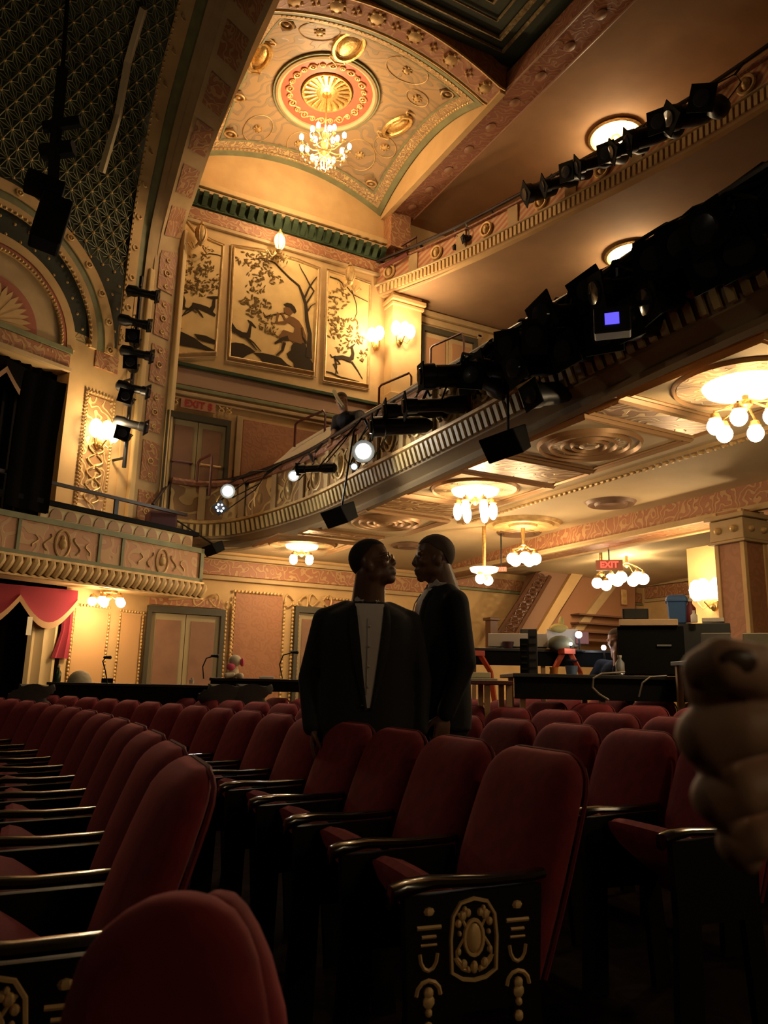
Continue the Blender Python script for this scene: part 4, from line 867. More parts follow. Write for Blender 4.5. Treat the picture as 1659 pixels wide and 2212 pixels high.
# lights on the mezzanine rail
RL = [(870, 920, 0.62, .1), (905, 885, .62, .1), (950, 875, .6, .1), (985, 812, .66, .12), (1060, 830, .6, .11), (1100, 800, .55, .12), (1140, 750, .5, .12), (1185, 790, .6, .12), (1215, 730, .55, .12), (1190, 850, .4, .1), (1240, 680, .55, .13), (1270, 760, .5, .12), (1300, 640, .5, .12), (1340, 730, .5, .13), (1370, 620, .5, .12), (1410, 690, .5, .13), (1440, 580, .5, .12), (1480, 640, .5, .13), (1510, 540, .5, .13), (1560, 590, .55, .14), (1590, 500, .5, .13), (1630, 560, .5, .13)]
for i, (px, py, L, r) in enumerate(RL):
    c = aX(px, py, 3.72+(.1 if i % 2 else 0)); hang = min(RP, key=lambda p: abs(p.y-c.y)) if c.y > 0 else RP[-1]
    d = Vector((-1, .35 if i < 4 else random.uniform(-.6, .5), -.12-(.15 if i > 5 else 0)))
    spot('stage_light', c, d, hang+Vector((0, 0, .02)), L, r*.9, 'black stage light, %s of those along the mezzanine rail from the leaning worker' % (ORD[i] if i < 20 else 'second last' if i == 20 else 'last'), 'long' if i % 3 else 'short')
# lit lights with bright lenses
cm = CAM
for (px, py, X, r, lab, lm) in ((785, 975, 3.7, .085, 'blazing white stage light below the rail, under the leaning worker', LENS), (492, 1061, 3.1, .07, 'lit white stage light near the wall end of the mezzanine rail', LENS), (634, 1028, 3.65, .05, 'small bluish lit stage light on the mezzanine rail, left of the worker', LENSB)):
    c = aX(px, py, X); hang = min(RP, key=lambda p: abs(p.y-c.y)); d = (CAM+Vector((-.6, .2, .8))-c).normalized()
    o = spot('lit_stage_light', c-d*.17, d, hang, .34, r*1.3, lab, 'short', lm)
    lamp(c+d*.12, 6, o, col=(1, .95, .8), r=.05)
c = aX(765, 1008, 3.75); o = spot('lit_stage_light', c, CAM-c, min(RP, key=lambda p: abs(p.y-c.y)), .16, .04, 'tiny violet-white lit lamp just below the blazing stage light', 'short', LENSB)
c = aX(475, 1097, 3.05); o = spot('lit_stage_light', c, CAM-c, min(RP, key=lambda p: abs(p.y-c.y)), .16, .07, 'round stage light with a ring of bright points, below the wall end of the rail', 'short')
m = MB()
for k in range(6): a = k*pi/3; m.ball(c+(CAM-c).normalized()*.12+Vector((.05*cos(a), 0, .05*sin(a))), .014, 6, 4)
m.build('bright_points', LENSB, o)
spot('stage_light', aX(690, 1012, 3.75), (-.8, .7, 0), RP[20], .5, .07, 'black stage light behind the small bluish lamp on the mezzanine rail')
# gallery rail lights
GL = [(1170, 412, .42, .11), (1215, 392, .42, .1), (1250, 372, .4, .1), (1290, 350, .42, .1), (1330, 335, .4, .1), (1365, 318, .42, .1), (1400, 295, .45, .11), (1445, 272, .45, .11), (1490, 250, .5, .12), (1540, 225, .5, .12)]
for i, (px, py, L, r) in enumerate(GL):
    c = aX(px, py, 7.0+.04*i); hang = min(GR, key=lambda p: abs(p.y-c.y)); spot('stage_light', c, (-.7, random.uniform(-.3, .9), -.25), hang, L*1.25, r*1.15, 'black stage light, %s of the lights along the upper gallery rail from its wall end' % ORD[i], 'long' if i % 2 else 'short')
for i, (px, py, s_) in enumerate(((1010, 515, .8), (990, 535, .7), (945, 555, .6))):
    c = aX(px, py, 6.85); hang = min(GR, key=lambda p: abs(p.y-c.y)); spot('stage_light', c, (-1, .2, -.3), hang, .2*s_, .07*s_, ['small stage light on the gallery front beside the lit wreath', 'small stage light low on the gallery front, middle of three small ones', 'small stage light on the gallery front nearest the pier'][i], 'short')
# cable bundle on the mezzanine rail and its black masking cloth
m = MB(); rr = random.Random(3)
for k in range(7):
    m.tube([p+Vector((rr.uniform(-.05, .08), 0, rr.uniform(-.12, .05))) for p in RP[28:]], .016, 5)
for i in range(28, 58, 2):
    p = RP[i]; q = RP[i+2]; m.tube([p, (p+q)/2+Vector((-.05, 0, -.12-rr.random()*.12)), q], .012, 5)
tag(m.build('cable_bundle', BLACKM, smooth=True), 'looping black cables tied along the mezzanine rail among the stage lights', 'cables')
m = MB(); G = [p for p in BP[30:56]]; m.grid([[p+Vector((-.19-.01*sin(i*2.1), 0, (.62+.05*sin(i*.9))*HS(p.y))) for i, p in enumerate(G)], [p+Vector((-.22, 0, 1.06*HS(p.y))) for p in G], [p+Vector((-.02, 0, 1.12*HS(p.y))) for p in G]]); tag(m.build('masking_cloth', BLACKM, smooth=True), 'black masking cloth hung over the mezzanine front behind the cluster of stage lights', 'cloth')
# monitor with the blue screen
c = aX(1322, 690, 3.3); o = empty('monitor', c, 'small monitor with a blue-violet screen among the mezzanine stage lights', 'monitor'); m = MB(); nrm = (CAM-c); nrm.z = 0; nrm.normalize(); sd = Vector((-nrm.y, nrm.x, 0)); R = Matrix((sd, nrm, Vector((0, 0, 1)))).transposed(); m.box(c-nrm*.05, (.22, .12, .17), R); m.build('casing', BLACK, o, bevel=.01)
m = MB(); m.box(c+nrm*.015, (.085, .005, .075), R); m.build('screen', mat('blue_screen', (.1, .05, .8), .4, emit=1.2, col2=(.13, .1, 1)), o)
m = MB(); m.tube([c+Vector((0, 0, .05)), c+Vector((.4, 0, .25))], .02, 6); m.build('bracket', BLACK, o)
# big dark loudspeaker hanging at the upper left with its rigging
c = aD(105, 470, 6.5); o = empty('hanging_stage_speaker', c, 'large dark loudspeaker hanging in front of the lattice grille at upper left', 'loudspeaker')
m = MB(); m.box(c+Vector((.02, 0, -.05)), (.24, .25, .42), Matrix.Rotation(.15, 3, 'Y')); m.build('cabinet', BLACKM, o, bevel=.02)
m = MB(); m.box(c+Vector((-.06, 0, .26)), (.3, .2, .14), Matrix.Rotation(.15, 3, 'Y')); m.build('upper_cabinet', BLACKM, o, bevel=.02)
m = MB(); m.tube([c+Vector((0, 0, .3)), aD(120, 300, 6.6), aD(135, 150, 6.7)], .05, 6); m.tube([aD(90, 330, 6.6), aD(160, 320, 6.6)], .07, 6); m.tube([aD(95, 275, 6.6), aD(175, 262, 6.6)], .05, 6); m.tube([aD(135, 150, 6.7), aD(150, -60, 6.9)], .02, 6); m.build('rigging', BLACKM, o)
# cream batten over the lattice
A = aX(224, 372, 1.02); B = aX(310, 15, 1.0); o = empty('batten', A, 'long pale wooden batten lying diagonally across the lattice grille', 'batten'); m = MB(); e = BD*.055
A = LS(1.0, 2.6)+BN*.08; 
def onLS(px, py):
    best = None
    q = ray(px, py)
    for X in [i*.05-1 for i in range(60)]:
        for s in [j*.08 for j in range(int(PL/.08))]:
            p = LS(X, s); d = (p-CAM).cross(q).length/q.length
            if best is None or d < best[0]: best = (d, p)
    return best[1]
pts = [onLS(224, 372), onLS(252, 250), onLS(280, 130), onLS(310, 15)]; pts = [p+(CAM-p).normalized()*.12 for p in pts]
m.tube(pts, .055, 4); m.build('bar', mat('pale_batten', (.5, .4, .24), .7), o)
# ---- mezzanine people and things
def hrail(px, py, X, w, h, lab):
    c = aX(px, py, X); o = empty('aisle_handrail', c, lab, 'handrail'); m = MB(); m.tube([c, c+Vector((0, 0, h)), c+Vector((.03, -.02, h+.05)), c+Vector((.4*w, -w*.6, h+.05+.15*w)), c+Vector((.43*w, -w*.64, h+.12*w)), c+Vector((.43*w, -w*.64, -.25))], .02, 6); m.build('bar', RAILM, o, smooth=True)
hrail(537, 1030, 4.1, .8, .42, 'maroon aisle handrail on the mezzanine, left of the pale sheet'); hrail(636, 965, 4.5, .75, .38, 'maroon aisle handrail on the mezzanine, left of the leaning worker'); hrail(818, 885, 5.9, .8, .4, 'maroon aisle handrail below the bright pier sconce'); hrail(362, 1050, 2.62, .35, .4, 'dark handrail in front of the dark door at the upper box level'); hrail(425, 1040, 2.95, .35, .3, 'dark handrail just right of the door at the upper box level'); hrail(930, 800, 6.6, .8, .4, 'maroon aisle handrail in front of the doors beyond the pier')
m = MB(); Q = [aX(555, 1010, 4.25), aX(700, 925, 4.9), aX(770, 905, 4.9), aX(715, 962, 4.35), aX(640, 1000, 4.3)]; m.prism(Q, (0, 0, -.02)); tag(m.build('dust_sheet', WHITE, bevel=.006), 'pale dust sheet stretched over the mezzanine seats left of the worker', 'sheet')
m = MB(); Q = [aX(762, 905, 4.6), aX(850, 858, 5.2), aX(900, 825, 5.0), aX(1005, 765, 4.6), aX(940, 812, 4.4), aX(850, 880, 4.35)]; m.prism(Q, (0, 0, -.02)); tag(m.build('dust_sheet', WHITE, bevel=.006), 'pale crumpled sheet over the mezzanine ledge right of the worker', 'sheet')
# ================================================================== GROUND FLOOR BACKGROUND
m = MB(); m.box((7.3, 5.55, 1.5), (.34, .34, 3.0)); struct_col = empty('column', (7.3, 5.55, 0), 'square ochre and terracotta column with gilt capital near the right edge', 'column'); m.build('shaft', TERRA, struct_col)
m = MB()
for sx in (-1, 1):
    for sy in (-1, 1): m.box((7.3+sx*.16, 5.55+sy*.16, 1.5), (.05, .05, 3.0))
m.build('corner_strips', OCHRE, struct_col, bevel=.005)
m = MB(); m.box((7.3, 5.55, 2.93), (.5, .5, .05)); m.box((7.3, 5.55, 2.79), (.42, .42, .22)); m.box((7.3, 5.55, 2.66), (.46, .46, .03)); m.build('capital', TAN, struct_col, bevel=.008)
m = MB()
for dx, dy in ((-.22, -.1), (-.22, .1), (-.1, -.22), (.1, -.22)): m.ball((7.3+dx, 5.55+dy, 2.79), .04, 8, 6)
m.build('rosette', GILTP, struct_col, smooth=True)
m = MB(); m.box((12.56, 6, 3.1), (.06, 11.8, .24)); struct(m.build('trim_79', FRIEZE)); m = MB(); m.box((12.55, 6, 2.93), (.1, 11.8, .05)); m.box((12.55, 6, 3.26), (.12, 11.8, .06)); m.box((12.57, 10.9, 1.6), (.06, .1, 2.6)); struct(m.build('trim_80', TAN))
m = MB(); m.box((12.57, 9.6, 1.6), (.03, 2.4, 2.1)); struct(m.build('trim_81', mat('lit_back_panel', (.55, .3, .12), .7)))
band('trim_82', 7.4, 12.5, 2.9, 3.1, .05, FRIEZE); band('trim_83', 7.4, 12.5, 2.84, 2.89, .08, SAGE)
# staircase
st = empty('staircase', aY(1150, 1380, 11.5), 'straight staircase rising to the right along the far wall with lattice balustrade', 'staircase')
def spoly(name, pts, y0, th, mt): m = MB(); m.prism([aY(x, y, y0) for x, y in pts], (0, th, 0)); return m.build(name, mt, st)
spoly('soffit_slab', [(1108, 1385), (1178, 1385), (1262, 1212), (1240, 1210), (1160, 1238)], 11.5, .3, mat('stair_brown', (.25, .13, .07), .7))
spoly('stringer', [(1150, 1382), (1170, 1382), (1278, 1212), (1252, 1210)], 11.42, .1, OCHRE); spoly('side_panel', [(1172, 1385), (1372, 1385), (1372, 1215), (1278, 1213)], 11.6, .2, mat('stair_panel', (.36, .17, .08), .7)); spoly('lower_stringer', [(1232, 1372), (1252, 1372), (1345, 1250), (1325, 1248)], 11.5, .1, TAN)
m = MB(); A0, A1 = aY(1066, 1382, 11.35), aY(1160, 1238, 11.35); B0, B1 = aY(1106, 1384, 11.35), aY(1188, 1245, 11.35)
m.tube([A0, A1], .035, 6); m.tube([B0, B1], .04, 6); m.build('hand_rail', mat('dark_rail_wood', (.1, .04, .02), .4), st)
m = MB()
for i in range(9):
    a, b = A0.lerp(A1, i/9), A0.lerp(A1, (i+1)/9); c, d = B0.lerp(B1, i/9), B0.lerp(B1, (i+1)/9)
    m.tube([a, d], .016, 5); m.tube([b, c], .016, 5); m.tube([a, c], .014, 5); q = (a+d)/2; m.tube([q+Vector((.09*cos(k*pi/4), 0, .09*sin(k*pi/4))) for k in range(8)], .012, 5, True)
m.build('lattice_balusters', mat('dark_rail_wood', (0, 0, 0)), st); m = MB(); p = aY(1062, 1375, 11.35); m.box(p, (.16, .16, .55)); m.box(p+Vector((0, 0, .3)), (.22, .22, .05)); m.build('newel_post', mat('dark_rail_wood', (0, 0, 0)), st, bevel=.01)
for k in range(4):
    m = MB(); m.box(aY(1300, 1332+k*18, 11.5), (1.4, .3, .03)); m.build('step', mat('dark_step', (.15, .07, .04), .6), st)
m = MB(); m.box(aY(1348, 1290, 11.45), (.14, .03, .3)); tag(m.build('wall_notice', GILTP, bevel=.01), 'small framed gilt notice on the wall below the hanging lamp', 'notice')
# red exit signs
def exitsign(px, py, D, w, h, label):
    c = aD(px, py, D); zt = 3.55 if c.x > 7.4 else 3.3; o = empty('exit_sign', c, label, 'sign'); n = (CAM-c); n.z = 0; n.normalize(); sd = Vector((-n.y, n.x, 0)); M = basis(c+n*.035, sd, (0, 0, 1), n); R = Matrix((sd, n, Vector((0, 0, 1)))).transposed()
    m = MB(); m.box(c, (w, .06, h), R); m.build('sign_box', mat('sign_casing', (.16, .06, .03), .6), o, bevel=.005); m = MB(); m.tube([c+Vector((0, 0, h/2)), Vector((c.x, c.y, zt))], .01, 5); m.build('hanging_rod', BLACK, o); text('EXIT', h*.85, M, EXITR, 'sign_letters', o, bold=.004)
    lamp(c+n*.2, .6, o, col=(1, .1, .05), r=.03)
exitsign(1316, 1221, 10.9, .36, .14, 'lit red EXIT sign above the stairs, behind the hanging globes'); exitsign(1083, 1230, 11.2, .15, .07, 'small lit red EXIT sign left of the hanging globe chandelier')
# ================================================================== PRODUCTION TABLES
def fb(px0, px1, py0, py1, D, depth, rot=0):   # centre, size and rotation of a box whose camera side spans those pixels at distance D
    a = aD(px0, py1, D); b = aD(px1, py1, D); c = aD((px0+px1)/2, py0, D); e = (a+b)/2; wd = (b-a).length; h = c.z-e.z
    ey = Vector((e.x, e.y, 0)).normalized(); ex = Vector((ey.y, -ey.x, 0)); R = Matrix.Rotation(rot, 3, 'Z') @ Matrix((ex, ey, Vector((0, 0, 1)))).transposed()
    return e+ey*depth/2+Vector((0, 0, h/2)), (wd, depth, h), R, ex, ey
def simplebox(name, px0, px1, py0, py1, D, depth, mt, label, cat, bev=.006, group=None, extra=None):
    c, s_, R, ex, ey = fb(px0, px1, py0, py1, D, depth); m = MB(); m.box(c, s_, R)
    if extra is None: return tag(m.build(name, mt, bevel=bev), label, cat, group)
    o = empty(name, c-Vector((0, 0, s_[2]/2)), label, cat, group=group); m.build('body', mt, o, bevel=bev); extra(o, c, s_, R, ex, ey); return o
DARKT = mat('black_table', (.018, .016, .014), .4)
def table(px0, px1, py, D, depth, label, legs=True, skirt=.3, topm=None):
    a = aD(px0, py, D); b = aD(px1, py, D); a.z = b.z = (a.z+b.z)/2; ex = (b-a); wd = ex.length; ex.normalize(); ey = Vector((-ex.y, ex.x, 0)); R = Matrix((ex, ey, Vector((0, 0, 1)))).transposed()
    c = (a+b)/2+ey*depth/2; o = empty('work_table', (c.x, c.y, flr(c.x)), label, 'table'); m = MB(); m.box(c+Vector((0, 0, -.015)), (wd, depth, .03), R); m.build('tabletop', topm or DARKT, o, bevel=.005)
    if skirt: m = MB(); m.box((a+b)/2+ey*.03+Vector((0, 0, -.03-skirt/2)), (wd*.98, .02, skirt), R); m.build('front_cloth', BLACKM, o)
    for s in (.06, .5, .94):
        for q in (.1, .9):
            p = a+ex*wd*s+ey*depth*q; m = MB(); z0 = flr(p.x); m.box((p.x, p.y, (p.z+z0)/2-.015), (.04, .04, p.z-z0-.03), R); m.build('leg', mat('raw_timber', (.42, .26, .12), .7), o)
    return a, b, ex, ey
table(1108, 1500, 1458, 6.0, .7, 'long black-topped work table on the right, in front of the black cases', skirt=.16)
table(1005, 1345, 1402, 8.0, .7, 'rear black work table standing on orange trestles behind the men', skirt=.14)
table(1000, 1108, 1470, 5.8, .5, 'low side table with papers just right of the dark suited men', skirt=0, topm=mat('dark_red_top', (.1, .02, .02), .5))
table(100, 470, 1477, 8.4, .5, 'black work table laid over the seats at far left', skirt=.2)
table(452, 662, 1466, 8.2, .5, 'black work table at left with the stuffed toy, next to the standing man', skirt=.1)
# trestles
def trestle(px, py0, py1, D, label):
    t = aD(px, py0, D); b = aD(px, py1, D); o = empty('trestle', (b.x, b.y, flr(b.x)), label, 'trestle'); ex = RT0
    for s in (-1, 1): m = MB(); m.tube([t+ex*s*.03, Vector((b.x, b.y, b.z))+ex*s*.14, Vector((b.x, b.y, flr(b.x)))+ex*s*.3], .03, 4); m.build('leg', mat('orange_paint', (.62, .1, .035), .5), o)
    m = MB(); m.box(t+Vector((0, 0, .0)), (.14, .1, .05)); m.build('top_bracket', mat('orange_paint', (0, 0, 0)), o)
trestle(1224, 1407, 1452, 7.9, 'orange trestle under the rear table, in front of the white boxes'); trestle(1029, 1411, 1450, 7.9, 'orange trestle under the rear table, right beside the man in profile')
LID = mat('pale_case', (.62, .55, .45), .6)
def handle(o, c, s_, R, ex, ey): m = MB(); m.box(c+ex*s_[0]*.2-ey*(s_[1]/2+.01)+Vector((0, 0, s_[2]*.1)), (.12, .02, .015), R); m.build('handle', mat('grey_plastic', (.25, .25, .24), .4), o)
simplebox('carton', 1055, 1182, 1368, 1397, 8.1, .35, LID, 'long white carton on the left of the rear table', 'box'); simplebox('carton', 1182, 1248, 1358, 1396, 8.3, .4, LID, 'white open carton in the middle of the rear table', 'box')
simplebox('storage_box', 1244, 1272, 1364, 1391, 8.2, .3, mat('maroon_box', (.2, .06, .05), .6), 'maroon box beside the bright work lamp on the rear table', 'box')
def mlamp(px, py, D, label, r=.035):
    c = aD(px, py, D); o = empty('work_lamp', c, label, 'lamp'); m = MB(); m.ball(c, r, 10, 8); m.build('lamp_bulb', LENSB, o, smooth=True); m = MB(); m.tube([c+Vector((0, 0, -.01)), c+Vector((.03, .02, -.16))], .01, 5); m.lathe([(.06, -.17), (.06, -.155), (.01, -.15)], c, n=10); m.build('lamp_stand', BLACK, o); lamp(c+(CAM-c).normalized()*.1, .35, o, col=(.9, .92, 1), r=.03)
mlamp(1250, 1371, 8.0, 'small bright white work lamp on the rear table'); mlamp(1304, 1399, 7.8, 'small lit white lamp in front of the seated person', .025); mlamp(1233, 1391, 7.9, 'tiny white desk light low on the rear table, left of the bright lamp', .016)
# equipment tower and monitors on the front table
def mon(px0, px1, py0, py1, D, label, lit=None):
    def ex_(o, c, s_, R, ex, ey):
        m = MB(); m.box(c-ey*(s_[1]/2+.003), (s_[0]*.86, .006, s_[2]*.86), R); m.build('screen', lit or mat('dull_screen', (.05, .05, .045), .25), o)
        m = MB(); m.tube([c+Vector((0, 0, -s_[2]/2)), c+Vector((0, 0, -s_[2]/2-.06))], .02, 6); m.build('stand', BLACK, o)
    return simplebox('monitor', px0, px1, py0, py1, D, .05, BLACK, label, 'monitor', extra=ex_)
def vents(o, c, s_, R, ex, ey):
    for k in range(5): m = MB(); m.box(c-ey*(s_[1]/2+.004)+Vector((0, 0, s_[2]*(-.35+.17*k))), (s_[0]*.7, .008, .012), R); m.build('vent_slat', BLACK, o)
simplebox('computer_case', 1124, 1142, 1378, 1457, 6.2, .25, BLACKM, 'narrow black computer tower at the left end of the long right-hand table', 'computer', extra=vents); simplebox('computer_case', 1142, 1162, 1357, 1457, 6.25, .3, mat('dark_grey_metal', (.05, .05, .05), .4), 'taller black computer tower beside the narrow one on the right-hand table', 'computer', extra=vents)
mon(1124, 1160, 1358, 1376, 8.25, 'dark screen standing behind the long white carton')
mon(1346, 1400, 1314, 1337, 7.05, 'grey laptop-sized screen standing on the wooden board above the black case')
simplebox('equipment_case', 1340, 1478, 1351, 1457, 6.9, .6, BLACKM, 'large black equipment case with a pale board on top, right of the seated person', 'case', extra=handle)
simplebox('equipment_case', 1457, 1577, 1345, 1420, 7.2, .6, mat('dark_case', (.02, .02, .018), .5), 'second black equipment case carrying the blue bin, left of the column', 'case', extra=handle)
simplebox('wooden_board', 1340, 1461, 1337, 1351, 6.95, .4, mat('pale_wood', (.62, .42, .24), .6), 'pale wooden board lying on the large black equipment case', 'board')
simplebox('storage_case', 1520, 1580, 1366, 1425, 5.6, .5, mat('grey_case', (.22, .2, .17), .6), 'grey case behind the hand at right', 'case'); simplebox('storage_case', 1612, 1700, 1366, 1425, 5.4, .5, mat('cream_case', (.42, .38, .26), .6), 'cream case cut by the right edge, behind the hand', 'case')
table(1515, 1720, 1426, 5.4, .6, 'work table behind the hand at the right edge', skirt=.1)
simplebox('tray', 1518, 1563, 1334, 1343, 7.3, .25, mat('white_plastic', (.7, .62, .52), .5), 'white tray on the second black case, right of the blue bin', 'tray')
# blue bin
c, s_, R, ex, ey = fb(1442, 1486, 1282, 1345, 7.3, .3); o = empty('recycling_bin', c-Vector((0, 0, s_[2]/2)), 'tall blue recycling bin standing on the black cases, left of the column', 'bin'); z0 = c.z-s_[2]/2; BLUE = mat('blue_plastic', (.05, .13, .32), .35)
def rring(k, z, w_=s_[0], d_=.26): return [Vector((c.x, c.y, z))+R @ Vector((x*w_*k/2, y*d_*k/2, 0)) for x, y in ((-1, -.8), (-.85, -1), (.85, -1), (1, -.8), (1, .8), (.85, 1), (-.85, 1), (-1, .8))]
m = MB(); m.loft([rring(.8, z0), rring(.95, z0+s_[2]*.78)]); m.build('bin_body', BLUE, o, bevel=.006); m = MB(); m.loft([rring(1.06, z0+s_[2]*.76), rring(1.06, z0+s_[2]*.83), rring(1.0, z0+s_[2]*.9), rring(.8, z0+s_[2])]); m.build('bin_lid', BLUE, o, bevel=.006)
# bottles, cups, papers
def bottle(px, py0, py1, D, r, mt, label, cap=None, cat='bottle'):
    b = aD(px, py1, D); h = aD(px, py0, D).z-b.z; o = empty('bottle', b, label, cat); m = MB(); m.lathe([(r*.9, 0), (r, .01), (r, h*.6), (r*.4, h*.78), (r*.4, h*.9)], b, n=12); m.build('bottle_body', mt, o, smooth=True); m = MB(); m.lathe([(r*.45, h*.88), (r*.45, h)], b, n=10); m.build('cap', cap or WHITE, o)
PLAS = mat('clear_plastic', (.6, .62, .6), .15, trans=.6)
bottle(1340, 1415, 1457, 6.05, .035, PLAS, 'clear water bottle on the right-hand table, below the seated person'); bottle(1493, 1292, 1345, 7.4, .05, mat('maroon_bottle', (.2, .03, .03), .5), 'maroon bottle beside the blue bin'); bottle(1500, 1318, 1345, 7.2, .03, WHITE, 'white squeeze bottle between the blue bin and the tray')
bottle(123, 1437, 1477, 8.55, .035, mat('green_glass', (.03, .06, .03), .2), 'dark green bottle at the far left by the black curtain'); bottle(414, 1464, 1477, 8.5, .03, PLAS, 'small clear jar on the far left table', cat='jar'); bottle(656, 1440, 1466, 8.3, .03, mat('green_glass', (0, 0, 0)), 'green bottle on the table right beside the standing man')
def cup(px, py0, py1, D, r, mt, label):
    b = aD(px, py1, D); h = aD(px, py0, D).z-b.z; m = MB(); m.lathe([(r*.8, 0), (r, h), (r*.92, h), (r*.75, .01)], b, n=14); return tag(m.build('cup', mt, smooth=True), label, 'cup')
cup(1235, 1438, 1457, 6.1, .05, mat('blue_cup', (.2, .3, .5), .3), 'wide translucent blue tub on the right-hand table'); cup(1197, 1441, 1457, 6.1, .035, mat('orange_cup', (.7, .25, .05), .4), 'orange cup left of the blue tub on the right-hand table'); cup(1098, 1386, 1400, 8.1, .06, mat('dark_pot', (.08, .03, .03), .4), 'dark pot in front of the long white carton')
simplebox('paper_stack', 1008, 1060, 1452, 1464, 6.0, .3, mat('paper', (.62, .57, .38), .7), 'stack of pale papers on the low side table right of the men', 'papers'); simplebox('notebook', 1010, 1075, 1465, 1471, 5.85, .2, mat('paper', (0, 0, 0)), 'flat open notebook in front of the paper stack', 'book')
c = aD(1212, 1392, 8.0); m = MB(); m.ball(c, (.16, .1, .09), 12, 8); tag(m.build('bag', mat('olive_cloth', (.08, .07, .03), .9), smooth=True), 'rounded olive bag lying on the rear table', 'bag'); c = aD(1208, 1355, 8.35)
m = MB(); m.ball(c+Vector((0, 0, -.01)), (.12, .06, .05), 10, 6); m.ball(c+Vector((.03, 0, .05)), (.03, .03, .07), 8, 6); tag(m.build('crumpled_cloth', mat('yellow_cloth', (.45, .33, .08), .8), smooth=True), 'crumpled yellow cloth on top of the white cartons', 'cloth')
m = MB(); m.tube([aD(x, y, 5.9) for x, y in ((1350, 1452), (1300, 1455), (1282, 1465), (1280, 1485), (1295, 1500), (1315, 1512))], .008, 6); tag(m.build('white_cable', mat('white_cable', (.4, .36, .3), .5), smooth=True), 'white cable looping over the front edge of the right-hand table', 'cable')
m = MB(); m.tube([aD(x, y, 5.85) for x, y in ((1440, 1460), (1405, 1462), (1388, 1475), (1380, 1505))], .007, 6); tag(m.build('white_cable', mat('white_cable', (0, 0, 0)), smooth=True), 'thin pale cable hanging at the right part of the table, left of the hand', 'cable')
# left table things
c = aD(172, 1470, 8.7); o = empty('dome_light', c, 'pale round dome standing at the far left behind the seats', 'lamp'); m = MB(); m.ball(c+Vector((0, 0, -.02)), (.13, .13, .13), 16, 10); m.build('dome', mat('pale_mesh', (.5, .42, .28), .7, pat='noise', col2=(.4, .33, .2), scale=30), o, smooth=True); m = MB(); m.lathe([(.1, -.12), (.1, -.08)], c, n=14); m.build('base', BLACK, o)
simplebox('small_case', 219, 243, 1465, 1477, 8.6, .12, BLACKM, 'small black case on the far left table', 'case'); simplebox('plate_stack', 560, 592, 1461, 1466, 8.3, .15, WHITE, 'low white dish on the left table beside the stuffed toy', 'dish')
# draped jackets in the seats
for px, lab in ((70, 'grey jacket bundled over a seat at the far left'), (480, 'grey-green jacket draped over a seat below the stuffed toy'), (540, 'pale edged jacket hanging over a seat left of the standing man')):
    c = aD(px, 1490, 8.0); R_ = []; rj = random.Random(px)
    for k in range(9):
        t = k/8; w_ = .2*(.35+.65*sin(pi*(.25+.5*t))); R_.append([c+RT0*(w_*cos(a)*(1+.12*sin(3*a+k))+.03*sin(k))+Vector((0, .07*sin(a), -.03+.11*(1-t)-.16*t+.015*sin(a*4+k*2))) for a in [2*pi*j/22 for j in range(22)]])
    m = MB(); m.loft(R_[1:]); tag(m.build('jacket', mat('grey_cloth', (.06, .055, .045), .95), smooth=True), lab, 'jacket')
# stuffed toy
c = aD(503, 1466, 8.25); o = empty('stuffed_toy', c, 'cream stuffed toy with pink bows sitting on the left table', 'toy'); CRM = mat('cream_plush', (.68, .58, .4), .9); PNK = mat('pink_ribbon', (.7, .08, .16), .6); ex = RT0
m = MB(); m.ball(c+Vector((0, 0, .065)), (.06, .055, .075), 12, 8); m.ball(c+ex*.012+Vector((0, 0, .185)), (.068, .06, .062), 14, 10); m.cap(c-ex*.02+Vector((0, -.05, .04)), c-ex*.09+Vector((0, -.08, .03)), .028, .03); m.cap(c+ex*.04+Vector((0, -.05, .03)), c+ex*.05+Vector((0, -.1, .03)), .028, .03); m.build('plush_body', CRM, o, smooth=True)
m = MB(); m.ball(c-ex*.045+Vector((0, -.06, .12)), (.05, .03, .04), 8, 6); m.ball(c+ex*.085+Vector((0, -.01, .17)), (.025, .03, .045), 8, 6); m.build('pink_bows', PNK, o, smooth=True)
# gooseneck lamps on the left
for pts, lab in (([(440, 1466), (438, 1440), (446, 1422), (462, 1417)], 'thin gooseneck lamp left of the stuffed toy'), ([(232, 1476), (228, 1450), (222, 1428), (230, 1420)], 'thin gooseneck lamp at the far left table'), ([(610, 1466), (604, 1435), (612, 1415), (634, 1409)], 'thin gooseneck lamp in front of the beaded panel left of the standing man')):
    P = [aD(x, y, 8.35) for x, y in pts]; o = empty('gooseneck_lamp', P[0], lab, 'lamp'); m = MB(); m.tube(P, .007, 5); m.build('neck', BLACK, o); m = MB(); m.cap(P[-1]-RT0*.02, P[-1]+RT0*.04, .014, .018, 8); m.build('lamp_head', BLACK, o, smooth=True)
# ================================================================== SEATS
def seat_rings():
    R_ = []
    zz = [.36, .37, .40, .46, .54, .62, .70, .77, .82, .855, .88, .897, .908, .914]
    for z in zz:
        t = (z-.36)/.55; x0 = -.115+.175*t; w_ = .225+.012*sin(pi*t)
        if z > .80: q = (z-.80)/.115; w_ -= .10*(1-sqrt(max(0, 1-q*q)))
        th = 1.0
        if z > .85: q = (z-.85)/.065; th = max(.22, sqrt(max(0, 1-q*q)))
        if z < .40: th = .5+(z-.36)*12
        ring = []
        for k in range(28):
            a = 2*pi*k/28; cy, sx = cos(a), sin(a)
            y = w_*(abs(cy)**.45)*(1 if cy > 0 else -1); d = (abs(sx)**.75)
            x = x0+(.032*d*th if sx > 0 else -.075*d*th*(.75+.25*sin(pi*min(1, max(0, t)))))
            ring.append(Vector((x, y, z)))
        R_.append(ring)
    return R_
